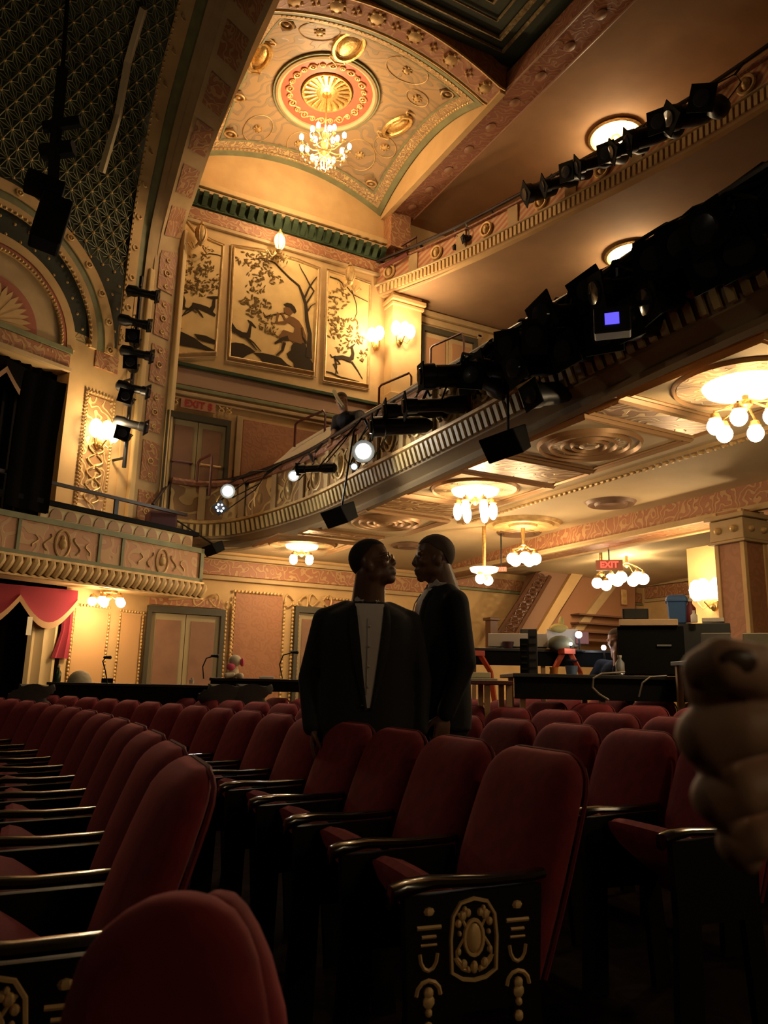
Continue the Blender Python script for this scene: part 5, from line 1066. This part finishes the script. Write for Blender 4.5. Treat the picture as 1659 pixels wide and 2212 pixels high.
def make_seat(loc, rz, label, group, special=False):
    o = empty('theatre_chair', loc, label, 'theatre chair', rz, group)
    m = MB(); R_ = seat_rings(); m.loft(R_); b = m.build('backrest', VELVET, o, smooth=True, local=True)
    m = MB(); pts = []
    for r in R_[2:-1]: pts.append(Vector((max(p.x for p in r)-.004, max(p.y for p in r)*.97, r[0].z)))
    top = [Vector((R_[-1][0].x+.012, .125-.25*k/6, .913)) for k in range(7)]
    m.tube(pts+top+[Vector((p.x, -p.y, p.z)) for p in pts[::-1]], .006, 5); m.build('piping', mat('dark_piping', (.16, .012, .018), .8), b, smooth=True, local=True)
    m = MB(); rings = []
    for s in [0, .05, .15, .35, .6, .8, .93, 1]:
        th = sqrt(max(.04, 1-(2*s-1)**4)); rr_ = []
        cx = -.13-.24*s; cz = .43+.17*s
        for k in range(20):
            a = 2*pi*k/20; y = .215*(abs(cos(a))**.5)*(1 if cos(a) > 0 else -1); d = (abs(sin(a))**.7)*(1 if sin(a) > 0 else -1)*.055*th
            rr_.append(Vector((cx+d*.58*-1*-1*(.4), y*(.9+.1*th), cz+d)))
        rings.append(rr_)
    m.loft(rings); m.build('seat_cushion', VELVET, o, smooth=True, local=True)
    return o
def make_arm(o, y, end=False):
    m = MB(); rings = []
    for x, z, w_, h in ((-.485, .60, .02, .016), (-.48, .615, .028, .02), (-.45, .628, .031, .018), (-.38, .638, .03, .014), (-.25, .634, .028, .013), (-.12, .638, .028, .013), (-.08, .642, .02, .012)):
        rings.append([Vector((x, y+w_*cos(k*pi/6)*(1 if abs(cos(k*pi/6)) < .9 else 1), z+h*(abs(sin(k*pi/6))**.6)*(1 if sin(k*pi/6) >= 0 else -1))) for k in range(12)])
    m.loft(rings); m.build('armrest', WOODA, o, smooth=True, local=True)
    m = MB(); P = [(-.45, .61), (-.09, .62), (-.1, .38), (-.06, .0), (-.14, .0), (-.17, .36), (-.35, .36), (-.36, 0), (-.46, 0), (-.44, .38)]
    m.prism([(x, y-.014, z) for x, z in P], (0, .028, 0)); return m.build('side_standard', IRON, o, local=True)
def ornament(parent, y, s=-1):
    y0 = y+s*.016; m = MB(); K_ = .54; cx = -.275; c = Vector((cx, y0, .515))
    P = lambda x, z: Vector((cx+x*K_, y0, .515+z*K_))
    arch = [(-.105, -.13), (-.11, 0), (-.1, .09), (-.065, .14), (0, .155), (.065, .14), (.1, .09), (.11, 0), (.105, -.13), (.055, -.158), (0, -.166), (-.055, -.158)]
    m.tube([P(*q) for q in arch], .005, 5, True)
    m.tube([P(.045*cos(k*pi/8), .07*sin(k*pi/8)) for k in range(16)], .005, 5, True); m.ball(c, (.0185, .009, .032), 12, 8)
    for q in (-1, 1):
        for (a, b, r) in ((.055, .09, .02), (.075, .06, .016), (.03, .1, .016), (.07, .02, .01), (.075, -.05, .014), (.05, -.1, .018), (.03, -.12, .01), (.045, .115, .012)): m.ball(P(q*a, b), (r*K_, .008, r*K_*1.1), 6, 5)
        m.tube([P(q*(.06+.025*sin(k)), -.11+.03*k) for k in range(8)], .0035, 4); m.tube([P(q*(.02+.07*sin(k*.5)), -.1-.03*cos(k*.9)) for k in range(6)], .004, 4)
        x = cx+q*.115
        m.tube([(x-.03, y0, .545), (x+.03, y0, .545)], .005, 5); m.tube([(x-.018, y0, .525), (x+.018, y0, .525)], .004, 4); m.tube([(x-.02, y0, .508), (x+.02, y0, .508)], .003, 4); m.ball((x, y0, .578), (.014, .008, .01), 6, 4)
        m.tube([(x+.022*cos(k*pi/6+pi), y0, .49+.035*sin(k*pi/6+pi)) for k in range(7)], .0045, 4); m.tube([(x+.03*cos(k*pi/6), y0, .405+.03*sin(k*pi/6)) for k in range(7)], .005, 4)
        for z, r in ((.41, .013), (.392, .016), (.37, .01), (.34, .013), (.305, .014), (.29, .009), (.262, .013), (.235, .008), (.2, .015), (.17, .01), (.14, .014), (.1, .01), (.06, .013)): m.ball((x, y0, z), (r, .01, r*.95), 7, 5)
    m.ball(P(0, -.115), (.01, .009, .014), 6, 5)
    return m.build('gilt_ornament', IRONG, parent, smooth=True, local=True)
proto = make_seat((0, 0, 0), 0, 'x', 'x'); make_arm(proto, -.235)
ROWS = [('front', .64, 1.76, 18, 0), ('second', 1.60, 1.86, 17, 0), ('third', 2.70, 2.12, 15, 0), ('fourth', 3.45, 2.62, 14, 0), ('fifth', 4.2, 3.1, 10, 0), ('sixth', 4.95, 3.7, 6, 0)]
FAR = {'front': 'red velvet theatre seat, %s from the near end of the front row at left', 'second': 'red velvet theatre seat, %s from the gold-medallion end panel in the second row', 'third': 'red velvet theatre seat, %s from the hand side in the third row, behind the men', 'fourth': 'red velvet theatre seat, %s from the right in the fourth row back', 'fifth': 'red velvet theatre seat, %s from the right in the fifth row back', 'sixth': 'red velvet theatre seat, %s from the right in the last row before the tables'}
def rowx(X0, y): return X0-.028*(y-4.2)**2
used_proto = False
for name, X0, Y0, n, _ in ROWS:
    y = Y0
    for i in range(n):
        x = rowx(X0, y) if name != 'front' else X0-.03*(y-4.45)**2; sl = -.056*(y-4.2); rz = -math.atan(sl); lab = FAR[name] % ORD[i]
        if i == 0:
            o = make_seat((x, y, flr(x)), rz, lab, 'red seats of the %s row' % name); sd = make_arm(o, -.225)
            if name in ('front', 'second'): ornament(sd, -.225)
        elif not used_proto:
            o = proto; used_proto = True
        else: o = copy_tree(proto)
        if i: o.location = (x, y, flr(x)); o.rotation_euler.z = rz; o['label'] = lab; o['group'] = 'red seats of the %s row' % name
        y += .5*cos(rz) if name != 'second' else .49
# the seat right in front of the camera, lower left: its front pad and back shell seen from the end
o = empty('theatre_chair', (.16, .72, 0), 'blurred red velvet chair back close to the camera at the lower left, rounded top', 'theatre chair')
DC = .66; KC = DC/FPX; EX = RT0; EYv = Vector((FW.x, FW.y, 0)).normalized()
def pad(rows, dep, yo):
    R_ = []
    for py, a, b, dd in rows:
        L_, Q_ = aD(a, py, DC), aD(b, py, DC); c_ = (L_+Q_)/2+EYv*yo; hw = (b-a)/2*KC
        R_.append([Vector((c_.x, c_.y, c_.z))+EX*hw*(abs(cos(2*pi*k/32))**.9)*(1 if cos(2*pi*k/32) > 0 else -1)+EYv*dep*dd*(abs(sin(2*pi*k/32))**.8)*(1 if sin(2*pi*k/32) > 0 else -1) for k in range(32)])
    m = MB(); m.loft(R_); return m
b = pad([(1931, 380, 400, .15), (1934, 350, 435, .4), (1945, 315, 470, .6), (1970, 270, 508, .78), (2010, 222, 535, .9), (2070, 178, 558, 1), (2150, 150, 575, 1), (2260, 120, 590, 1), (2500, 90, 600, 1), (3000, 60, 560, 1)], .04, .0).build('backrest', VELVET, o, smooth=True)
pad([(1948, 440, 470, .3), (1958, 425, 496, .6), (1985, 420, 520, .8), (2030, 430, 546, .95), (2100, 440, 576, 1), (2212, 450, 606, 1), (2500, 440, 640, 1), (3000, 420, 600, 1)], .035, .03).build('back_shell', VELVET, o, smooth=True)
m = MB(); m.box((.16, .72, .16), (.2, .06, .32)); m.build('side_standard', IRON, o)
# ================================================================== PEOPLE
def remesh(o, vox=.008, it=4, fac=.5):
    md = o.modifiers.new('r', 'REMESH'); md.mode = 'VOXEL'; md.voxel_size = vox; md.use_smooth_shade = True
    sm = o.modifiers.new('s', 'SMOOTH'); sm.factor = fac; sm.iterations = it
    bpy.context.view_layer.update(); dg = bpy.context.evaluated_depsgraph_get(); me = bpy.data.meshes.new_from_object(o.evaluated_get(dg))
    o.modifiers.clear(); old = o.data; o.data = me; me.name = o.name
    for p in me.polygons: p.use_smooth = True
    return o
SKIN = mat('dark_brown_skin', (.17, .085, .05), .45, pat='noise', col2=(.14, .07, .042), scale=10); SKINL = mat('light_skin', (.42, .22, .14), .55); HAIRB = mat('black_hair', (.022, .016, .013), .9); SUIT = mat('black_suit', (.007, .007, .008), .8); SHIRT = mat('pale_shirt', (.62, .58, .56), .8); SUIT2 = mat('dark_navy_suit', (.009, .01, .013), .85)
def face_frame(fd, up=(0, 0, 1)):
    f = Vector(fd).normalized(); r = f.cross(Vector(up)).normalized(); u = r.cross(f); return r, f, u
def head_blobs(m, c, fd, s=1.0, up=(0, 0, 1), lips=1.0):
    r, f, u = face_frame(fd, up); R = Matrix((r, f, u)).transposed(); P = lambda x, y, z: c+R @ (Vector((x, y, z))*s)
    B = lambda x, y, z, a, b, d: m.ball(P(x, y, z), (a*s, b*s, d*s), 16, 12, R)
    B(0, -.012, .035, .076, .094, .085); B(0, .012, -.01, .068, .078, .085); B(0, .03, -.055, .052, .06, .055); B(0, .062, -.092, .028, .024, .022)   # cranium, face, jaw, chin
    for q in (-1, 1):
        B(q*.032, .074, .022, .028, .014, .011); B(q*.04, .058, -.02, .022, .022, .022); B(q*.074, -.008, -.01, .010, .02, .032); B(q*.05, .0, -.06, .02, .04, .03)
    m.cap(P(0, .082, .014), P(0, .096, -.022), .009*s, .015*s, 10); B(0, .088, -.03, .023, .012, .010); B(0, .083, -.056, .026, .016*lips, .009); B(0, .080, -.071, .023, .016*lips, .010); B(0, .07, -.064, .03, .014, .018)
    return P, R
def hair_cap(c, R, P, s, parent, name='hair', mt=None, grow=1.0):
    m = MB(); rings = []; n = 32
    for i in range(13):
        ring = []
        for k in range(n):
            a = 2*pi*k/n; fr = sin(a); end = 62 if fr > .55 else (62+(.55-fr)/1.55*75)
            if -.25 < fr < .2: end = min(end, 92)      # clear of the ears
            th = radians(2+end*i/12); g = 1 if i < 11 else .992
            x, y, z = .0778*grow*sin(th)*cos(a)*g, -.0125+.0958*grow*sin(th)*sin(a)*g, .0365+.0872*grow*cos(th)*(1.25 if cos(th) < 0 else 1)
            ring.append(P(x, y, z))
        rings.append(ring)
    m.loft(rings, cap=True); return m.build(name, mt or HAIRB, parent, smooth=True)
def eyes(P, s, parent, R):
    m = MB()
    for q in (-1, 1): m.ball(P(q*.031, .077, .006), (.013*s, .008*s, .008*s), 10, 6, R)
    m.build('eyes', mat('eye_white', (.35, .3, .27), .3), parent, smooth=True)
    m = MB()
    for q in (-1, 1): m.ball(P(q*.031+.001, .0835, .006), (.006*s, .004*s, .006*s), 8, 6, R)
    m.build('irises', mat('dark_iris', (.02, .012, .008), .2), parent, smooth=True)
def hand_blobs(m, w, d, palm, s=1.0, curl=.5, side=1):
    """wrist point, direction of the fingers, palm normal"""
    w = Vector(w); d = Vector(d).normalized(); pn = Vector(palm).normalized(); sd = d.cross(pn).normalized(); R = Matrix((sd, d, pn)).transposed()
    m.ball(w+d*.045*s, (.04*s, .05*s, .016*s), 12, 8, R)
    for k, L in enumerate((.068, .078, .073, .058)):
        b = w+d*.082*s+sd*(-.03+.02*k)*s; p = b; dd = d.copy(); r = .0095*s
        for j in range(3):
            a = curl*(.5+j*.5); dd = (d*cos(a)+pn*sin(a)).normalized(); q = p+dd*L*s*(.45, .32, .26)[j]; m.cap(p, q, r, r*.92, 8); p = q; r *= .92
        m.cap(w+d*.04*s+sd*(-.026+.017*k)*s, b, .011*s, .0105*s, 8)
    t0 = w+d*.02*s-sd*.028*s*side; t1 = t0+(d*.6-sd*.8*side+pn*.3).normalized()*.035*s; t2 = t1+(d*.85-sd*.3*side+pn*.45).normalized()*.03*s; t3 = t2+(d*.9+pn*.4).normalized()*.025*s
    m.cap(t0, t1, .015*s, .012*s, 8); m.cap(t1, t2, .012*s, .011*s, 8); m.cap(t2, t3, .011*s, .009*s, 8)
def ell_ring(c, a, b, ex, ey, n=28, p=.85):
    return [c+ex*(a*(abs(cos(2*pi*k/n))**p)*(1 if cos(2*pi*k/n) > 0 else -1))+ey*(b*(abs(sin(2*pi*k/n))**p)*(1 if sin(2*pi*k/n) > 0 else -1)) for k in range(n)]
def suited(pos, face, headdir, label, skin, suit, shirtm, hgt, tiltup=(0, 0, 1), glasses=False, arms=(0, 0), bulk=1.0, hairm=None, hands=True, hz=1.675, nr=.088, hsc=1.09):
    base = Vector(pos); f = Vector((face[0], face[1], 0)).normalized(); r = f.cross(Vector((0, 0, 1))); U = Vector((0, 0, 1)); s = hgt/1.8
    o = empty('person', base, label, 'person'); W = lambda x, y, z: base+r*x*s+f*y*s+U*z*s
    hc = W(0, .03, hz)+Vector(headdir).normalized()*.018
    m = MB(); P, R = head_blobs(m, hc, headdir, s*hsc, tiltup); hs_ = s*hsc; m.cap(W(0, -.015, 1.46), hc+R @ Vector((0, -.024, -.045))*s, nr*s, nr*.86*s, 16); m.cap(W(0, .0, 1.42), W(0, -.01, 1.50), .1*s, .07*s, 14)
    m.loft([ell_ring(W(0, 0, z), a*s, b*s, r, f) for z, a, b in ((.93, .155, .11), (1.1, .15, .1), (1.25, .165, .11), (1.38, .17, .11), (1.44, .11, .08))])
    for q in (-1, 1):
        sh = W(q*.185*bulk, -.01, 1.40); el = W(q*(.245*bulk), -.03, 1.11); wr = W(q*(.235*bulk), .06, .87)
        m.cap(sh, el, .045*s, .038*s); m.cap(el, wr, .036*s, .027*s); hand_blobs(m, wr, (-.0*q*r+f*.15-U).normalized(), (-r*q), s, .45, 1 if q < 0 else -1)
        m.cap(W(q*.09, 0, .93), W(q*.1, .01, .5), .075*s, .05*s); m.cap(W(q*.1, .01, .5), W(q*.1, -.01, .1), .048*s, .036*s); m.cap(W(q*.1, -.02, .06), W(q*.1, .12, .03), .035*s, .03*s)
    b = m.build('body', skin, o); remesh(b, .0075, 3)
    hair_cap(hc, R, P, hs_, o, mt=hairm); eyes(P, hs_, o, R)
    # jacket
    m = MB(); rg = [(.80, .222, .135), (.9, .225, .14), (1.02, .215, .135), (1.15, .212, .135), (1.28, .218, .138), (1.36, .222, .128), (1.42, .205, .112), (1.455, .15, .092), (1.49, .085, .07)]
    m.loft([ell_ring(W(0, .005, z), a*s*bulk, bb*s*bulk, r, f, p=.8) for z, a, bb in rg])
    for q in (-1, 1):
        sh = W(q*.198*bulk, -.005, 1.395); el = W(q*(.262*bulk), -.03, 1.11); wr = W(q*(.245*bulk), .055, .885)
        m.cap(sh, el, .066*s, .056*s, 14); m.cap(el, wr, .055*s, .043*s, 14); m.cap(W(q*.1*bulk, 0, 1.45), sh, .05*s, .062*s, 14)
    j = m.build('jacket', suit, o); remesh(j, .010, 6)
    # shirt front, collar and lapels, following the chest surface
    def chest(x, z, d=0):
        Z = [g[0] for g in rg]; i = max(k for k in range(len(Z)-1) if Z[k] <= z or k == 0); t = min(1, max(0, (z-Z[i])/(Z[i+1]-Z[i]))); a = rg[i][1]*(1-t)+rg[i+1][1]*t; bb = rg[i][2]*(1-t)+rg[i+1][2]*t
        xx = min(.98, abs(x)/(a*bulk)); return W(x, .005+bb*bulk*(1-xx**2.5)**.4+d, z)
    m = MB(); rows = []
    for k in range(13): z = .98+(1.475-.98)*k/12; hw = .010+.062*((z-.98)/.495)**.9; rows.append([chest(-hw+2*hw*i/6, z, .006) for i in range(7)])
    m.grid(rows); sh_ = m.build('shirt_front', shirtm, o, smooth=True)
    m = MB()
    for q in (-1, 1):
        m.prism([W(q*.008, .095, 1.43), W(q*.055, .082, 1.435), W(q*.072, .03, 1.50), W(q*.06, .045, 1.52), W(q*.03, .08, 1.475)], f*.008)
        m.tube([W(q*.062*cos(t), .07*sin(t)+.0, 1.49+.012*(1-sin(t))) for t in [0, .4, .8, 1.2]], .016, 6)
    m.build('collar', shirtm, sh_)
    m = MB()
    for k in range(4): m.ball(chest(.004, 1.36-.095*k, .012), (.006, .006, .006), 8, 6)
    m.tube([chest(.012, 1.40-.04*k, .009) for k in range(10)], .002, 4); m.build('buttons', mat('pearl_button', (.6, .56, .5), .3), sh_)
    m = MB()
    for q in (-1, 1):
        rows = []
        for k in range(11): z = .97+(1.46-.97)*k/10; hw = .010+.062*((z-.98)/.495)**.9 if z > .98 else .008; wd = .012+.05*sin(pi*min(1, (k+1)/12))*((k+2)/12); rows.append([chest(q*(hw-.002), z, .010), chest(q*(hw+wd*.5), z, .013), chest(q*(hw+wd), z, .006)])
        m.grid(rows)
    m.build('lapels', suit, j, smooth=True)
    m = MB(); [m.ball(chest(.03, .99-.1*k, .006), (.009, .006, .009), 8, 6) for k in range(2)]; m.build('jacket_buttons', BLACK, j)
    m = MB(); m.loft([ell_ring(W(0, 0, z), a*s, bb*s, r, f) for z, a, bb in ((.98, .17, .12), (.85, .19, .13), (.78, .18, .12))])
    for q in (-1, 1): m.cap(W(q*.095, 0, .85), W(q*.105, .01, .48), .09*s, .07*s); m.cap(W(q*.105, .01, .48), W(q*.105, 0, .07), .07*s, .06*s)
    t = m.build('trousers', suit, o); remesh(t, .012, 4)
    for q in (-1, 1): m = MB(); m.ball(W(q*.105, .06, .04), (.05*s, .05*s, .045*s), 10, 6); m.cap(W(q*.105, .0, .045), W(q*.105, .14, .035), .045*s, .035*s, 10); m.build('shoe', BLACK, o, smooth=True)
    if glasses:
        m = MB()
        for q in (-1, 1):
            cc = P(q*.034, .092, .006); m.tube([cc+R @ Vector((.026*cos(k*pi/6), -.004*abs(cos(k*pi/6)), .018*sin(k*pi/6))) for k in range(12)], .0022, 5, True); m.tube([P(q*.06, .09, .012), P(q*.074, .03, .01), P(q*.077, -.01, .004)], .002, 5)
        m.tube([P(-.009, .096, .01), P(.009, .096, .01)], .002, 5); m.build('glasses', mat('thin_gold_frame', (.7, .55, .35), .25, .8), o)
        m = MB(); [m.lathe([(.024, 0), (.001, .001)], P(q*.034, .093, .006), R @ Vector((0, 1, 0)), 14) for q in (-1, 1)]; m.build('lenses', mat('lens_glass', (1, 1, 1), .02, trans=1), o)
    return o, W, P
def ground(px, D): q = aD(px, 1300, D); return Vector((q.x, q.y, flr(q.x)))
g1 = ground(795, 3.95); toC = (CAM-g1); toC.z = 0; toC.normalize()
f1 = (toC+RT0*.10).normalized(); h1 = (RT0*1.0+toC*.28+Vector((0, 0, .30))).normalized()
suited(g1, f1, h1, 'man in black jacket, pale open-necked shirt and glasses, standing, looking up to the right', SKIN, SUIT, SHIRT, 1.80, glasses=True, bulk=1.06)
g2 = ground(955, 4.3); toC2 = (CAM-g2); toC2.z = 0; toC2.normalize()
f2 = (-RT0*1.0+toC2*.25).normalized(); h2 = (-RT0*1.0+toC2*.12+Vector((0, 0, -.03))).normalized()
suited(g2, f2, h2, 'shaven-headed man in dark suit, in profile facing left, behind the man with glasses', SKIN, SUIT2, SHIRT, 1.955, bulk=.95, hz=1.632, nr=.078, hsc=1.04, hairm=mat('shaven_hair', (.075, .05, .038), .8))
# worker leaning over the mezzanine rail
c = aX(738, 866, 4.25); base = Vector((4.6, c.y+.1, 3.75)); o = empty('person', base, 'man in navy T-shirt bending over the mezzanine rail with both arms down', 'person')
fd = Vector((-.8, -.45, -.5)).normalized(); m = MB(); P, R = head_blobs(m, c, fd, 1.0)
sr = Vector((-.45, .8, 0)).normalized(); neck = c+Vector((.05, .03, -.11)); chest_ = c+Vector((.14, .06, -.3)); hip = base+Vector((.12, .05, .5))
m.cap(neck, c+Vector((.02, .01, -.04)), .06, .06, 12); hands = []
for q, tgt in ((1, aX(712, 960, 4.02)), (-1, aX(752, 938, 4.02))):
    sh = chest_+sr*.19*q+Vector((0, 0, .1)); el = sh.lerp(tgt, .5)+Vector((.05, 0, .0))+sr*.05*q; m.cap(sh, el, .05, .042, 10); m.cap(el, tgt, .04, .03, 10); hand_blobs(m, tgt, (tgt-el), (-.7, -.3, 0), .95, .7, q); hands.append((sh, el))
m.cap(chest_, hip, .13, .13, 14); b = m.build('body', SKINL, o); remesh(b, .008, 3); hair_cap(c, R, P, 1, o, mt=mat('grey_brown_hair', (.16, .11, .07), .9))
m = MB(); m.ball(chest_+Vector((0, 0, .04)), (.17, .2, .15), 16, 10); m.cap(chest_, hip+Vector((0, 0, .08)), .17, .16, 16)
for sh, el in hands: m.cap(chest_+Vector((0, 0, .08)), sh, .1, .08, 12); m.cap(sh, sh.lerp(el, .75), .075, .06, 12)
b = m.build('t_shirt', mat('navy_cotton', (.012, .014, .03), .85), o); remesh(b, .012, 5)
m = MB(); m.cap(hip+sr*.09, base+sr*.1+Vector((0, 0, .02)), .11, .06, 12); m.cap(hip-sr*.09, base-sr*.1+Vector((0, 0, .02)), .11, .06, 12); b = m.build('trousers', mat('dark_jeans', (.03, .03, .04), .85), o); remesh(b, .014, 4)
A = aX(722, 845, 4.1); B = aX(742, 878, 4.05); m = MB(); m.tube([A, (A+B)/2+Vector((-.02, 0, 0)), B], [.03, .025, .02], 6); m.build('pale_lanyard', mat('pale_yellow', (.6, .55, .35), .7), o)
# seated person with hand to face
c = aD(1331, 1384, 7.6); base = Vector((c.x+.15, c.y+.1, flr(c.x))); o = empty('person', base, 'person in dark top sitting behind the tables with a hand raised to the face', 'person')
fd = (-RT0+(CAM-c).normalized()*.9); fd.z = -.35; fd.normalize(); m = MB(); P, R = head_blobs(m, c, fd, .95); neck = c+Vector((.03, .03, -.14)); ch = c+Vector((.05, .06, -.36)); hip = Vector((c.x+.1, c.y+.12, c.z-.75)); m.cap(neck, c+Vector((.01, .01, -.05)), .055, .055, 12); m.cap(ch, hip, .12, .13, 12)
sr = fd.cross(Vector((0, 0, 1))).normalized(); AR = []
for q in (-1, 1):
    sh = ch+sr*.18*q+Vector((0, 0, .12)); el = sh+Vector((fd.x*.22, fd.y*.22, -.22)); wr = (c+R @ Vector((-.05, .1, -.1))) if q < 0 else el+fd*.2-sr*.1
    m.cap(sh, el, .045, .038, 10); m.cap(el, wr, .036, .028, 10); hand_blobs(m, wr, (c+R @ Vector((-.03, .07, .02))-wr) if q < 0 else fd-sr*.4, -fd if q < 0 else (0, 0, -1), .9, .4, q); AR.append((sh, el, wr))
for q in (-1, 1): kn = hip+Vector((fd.x*.4, fd.y*.4, .02))+sr*.12*q; m.cap(hip+sr*.09*q, kn, .07, .055); m.cap(kn, kn+Vector((0, 0, -.4)), .05, .04)
b = m.build('body', SKINL, o); remesh(b, .008, 3); hair_cap(c, R, P, .95, o, mt=mat('brown_hair', (.06, .035, .02), .9))
m = MB(); m.cap(ch+Vector((0, 0, .02)), hip, .16, .16, 14)
for sh, el, wr in AR: m.cap(ch+Vector((0, 0, .08)), sh, .09, .075, 12); m.cap(sh, el, .068, .055, 12); m.cap(el, el.lerp(wr, .55), .052, .045, 12)
b = m.build('dark_top', mat('dark_blue_top', (.007, .008, .012), .95, spec=.1), o); remesh(b, .013, 5)
# ---- the hand at the right edge, close to the camera
D0 = .36; hp = lambda x, y, d=0: aD(x, y, D0+d); K = D0/FPX
wr = hp(1960, 1720, .05); o = empty('person', wr, 'person in dark sleeve, only the closed hand showing at the right edge close up', 'person')
m = MB()
def chain(pts, rs):
    P = [hp(*p) for p in pts]
    for a, b, r0, r1 in zip(P, P[1:], rs, rs[1:]): m.cap(a, b, r0*K, r1*K, 14)
chain([(1780, 1560, .05), (1700, 1470, .01), (1620, 1445, -.012), (1562, 1432, -.018), (1520, 1448, -.014)], [85, 66, 58, 54, 46])      # thumb over the fingers
chain([(1780, 1590, .05), (1700, 1505, .025), (1600, 1492, .01), (1535, 1492, .004), (1522, 1450, .006)], [80, 66, 56, 54, 50])          # index
chain([(1800, 1640, .05), (1700, 1548, .0), (1600, 1570, -.006), (1526, 1592, .0), (1545, 1640, .03)], [80, 66, 66, 66, 50])            # middle
chain([(1810, 1720, .05), (1700, 1675, .005), (1610, 1702, 0), (1548, 1722, .006), (1570, 1760, .03)], [76, 58, 58, 56, 44])            # ring
chain([(1820, 1800, .05), (1720, 1785, .012), (1640, 1808, .01), (1592, 1822, .014), (1610, 1850, .03)], [70, 52, 50, 46, 40])          # little
chain([(1790, 1580, .05), (1880, 1700, .05), (1960, 1720, .05)], [120, 130, 110]); chain([(1800, 1760, .05), (1880, 1740, .05), (2000, 1760, .06)], [100, 120, 105])
b = m.build('hand', mat('hand_skin', (.46, .27, .17), .55, pat='noise', col2=(.4, .23, .14), scale=60), o); remesh(b, .0018, 3)  # even skin tone of the hand
m = MB(); n_ = (CAM-hp(1590, 1428)).normalized(); m.ball(hp(1592, 1430, -.026), (.009, .003, .006), 14, 8, Matrix((RT, -FW, UP)).transposed()); m.build('thumb_nail', mat('dark_nail', (.09, .05, .03), .35), o, smooth=True)
m = MB(); m.cap(hp(1930, 1730, .05), hp(2300, 2000, .12), 150*K, 190*K, 20); m.build('dark_sleeve', BLACKM, o, smooth=True)
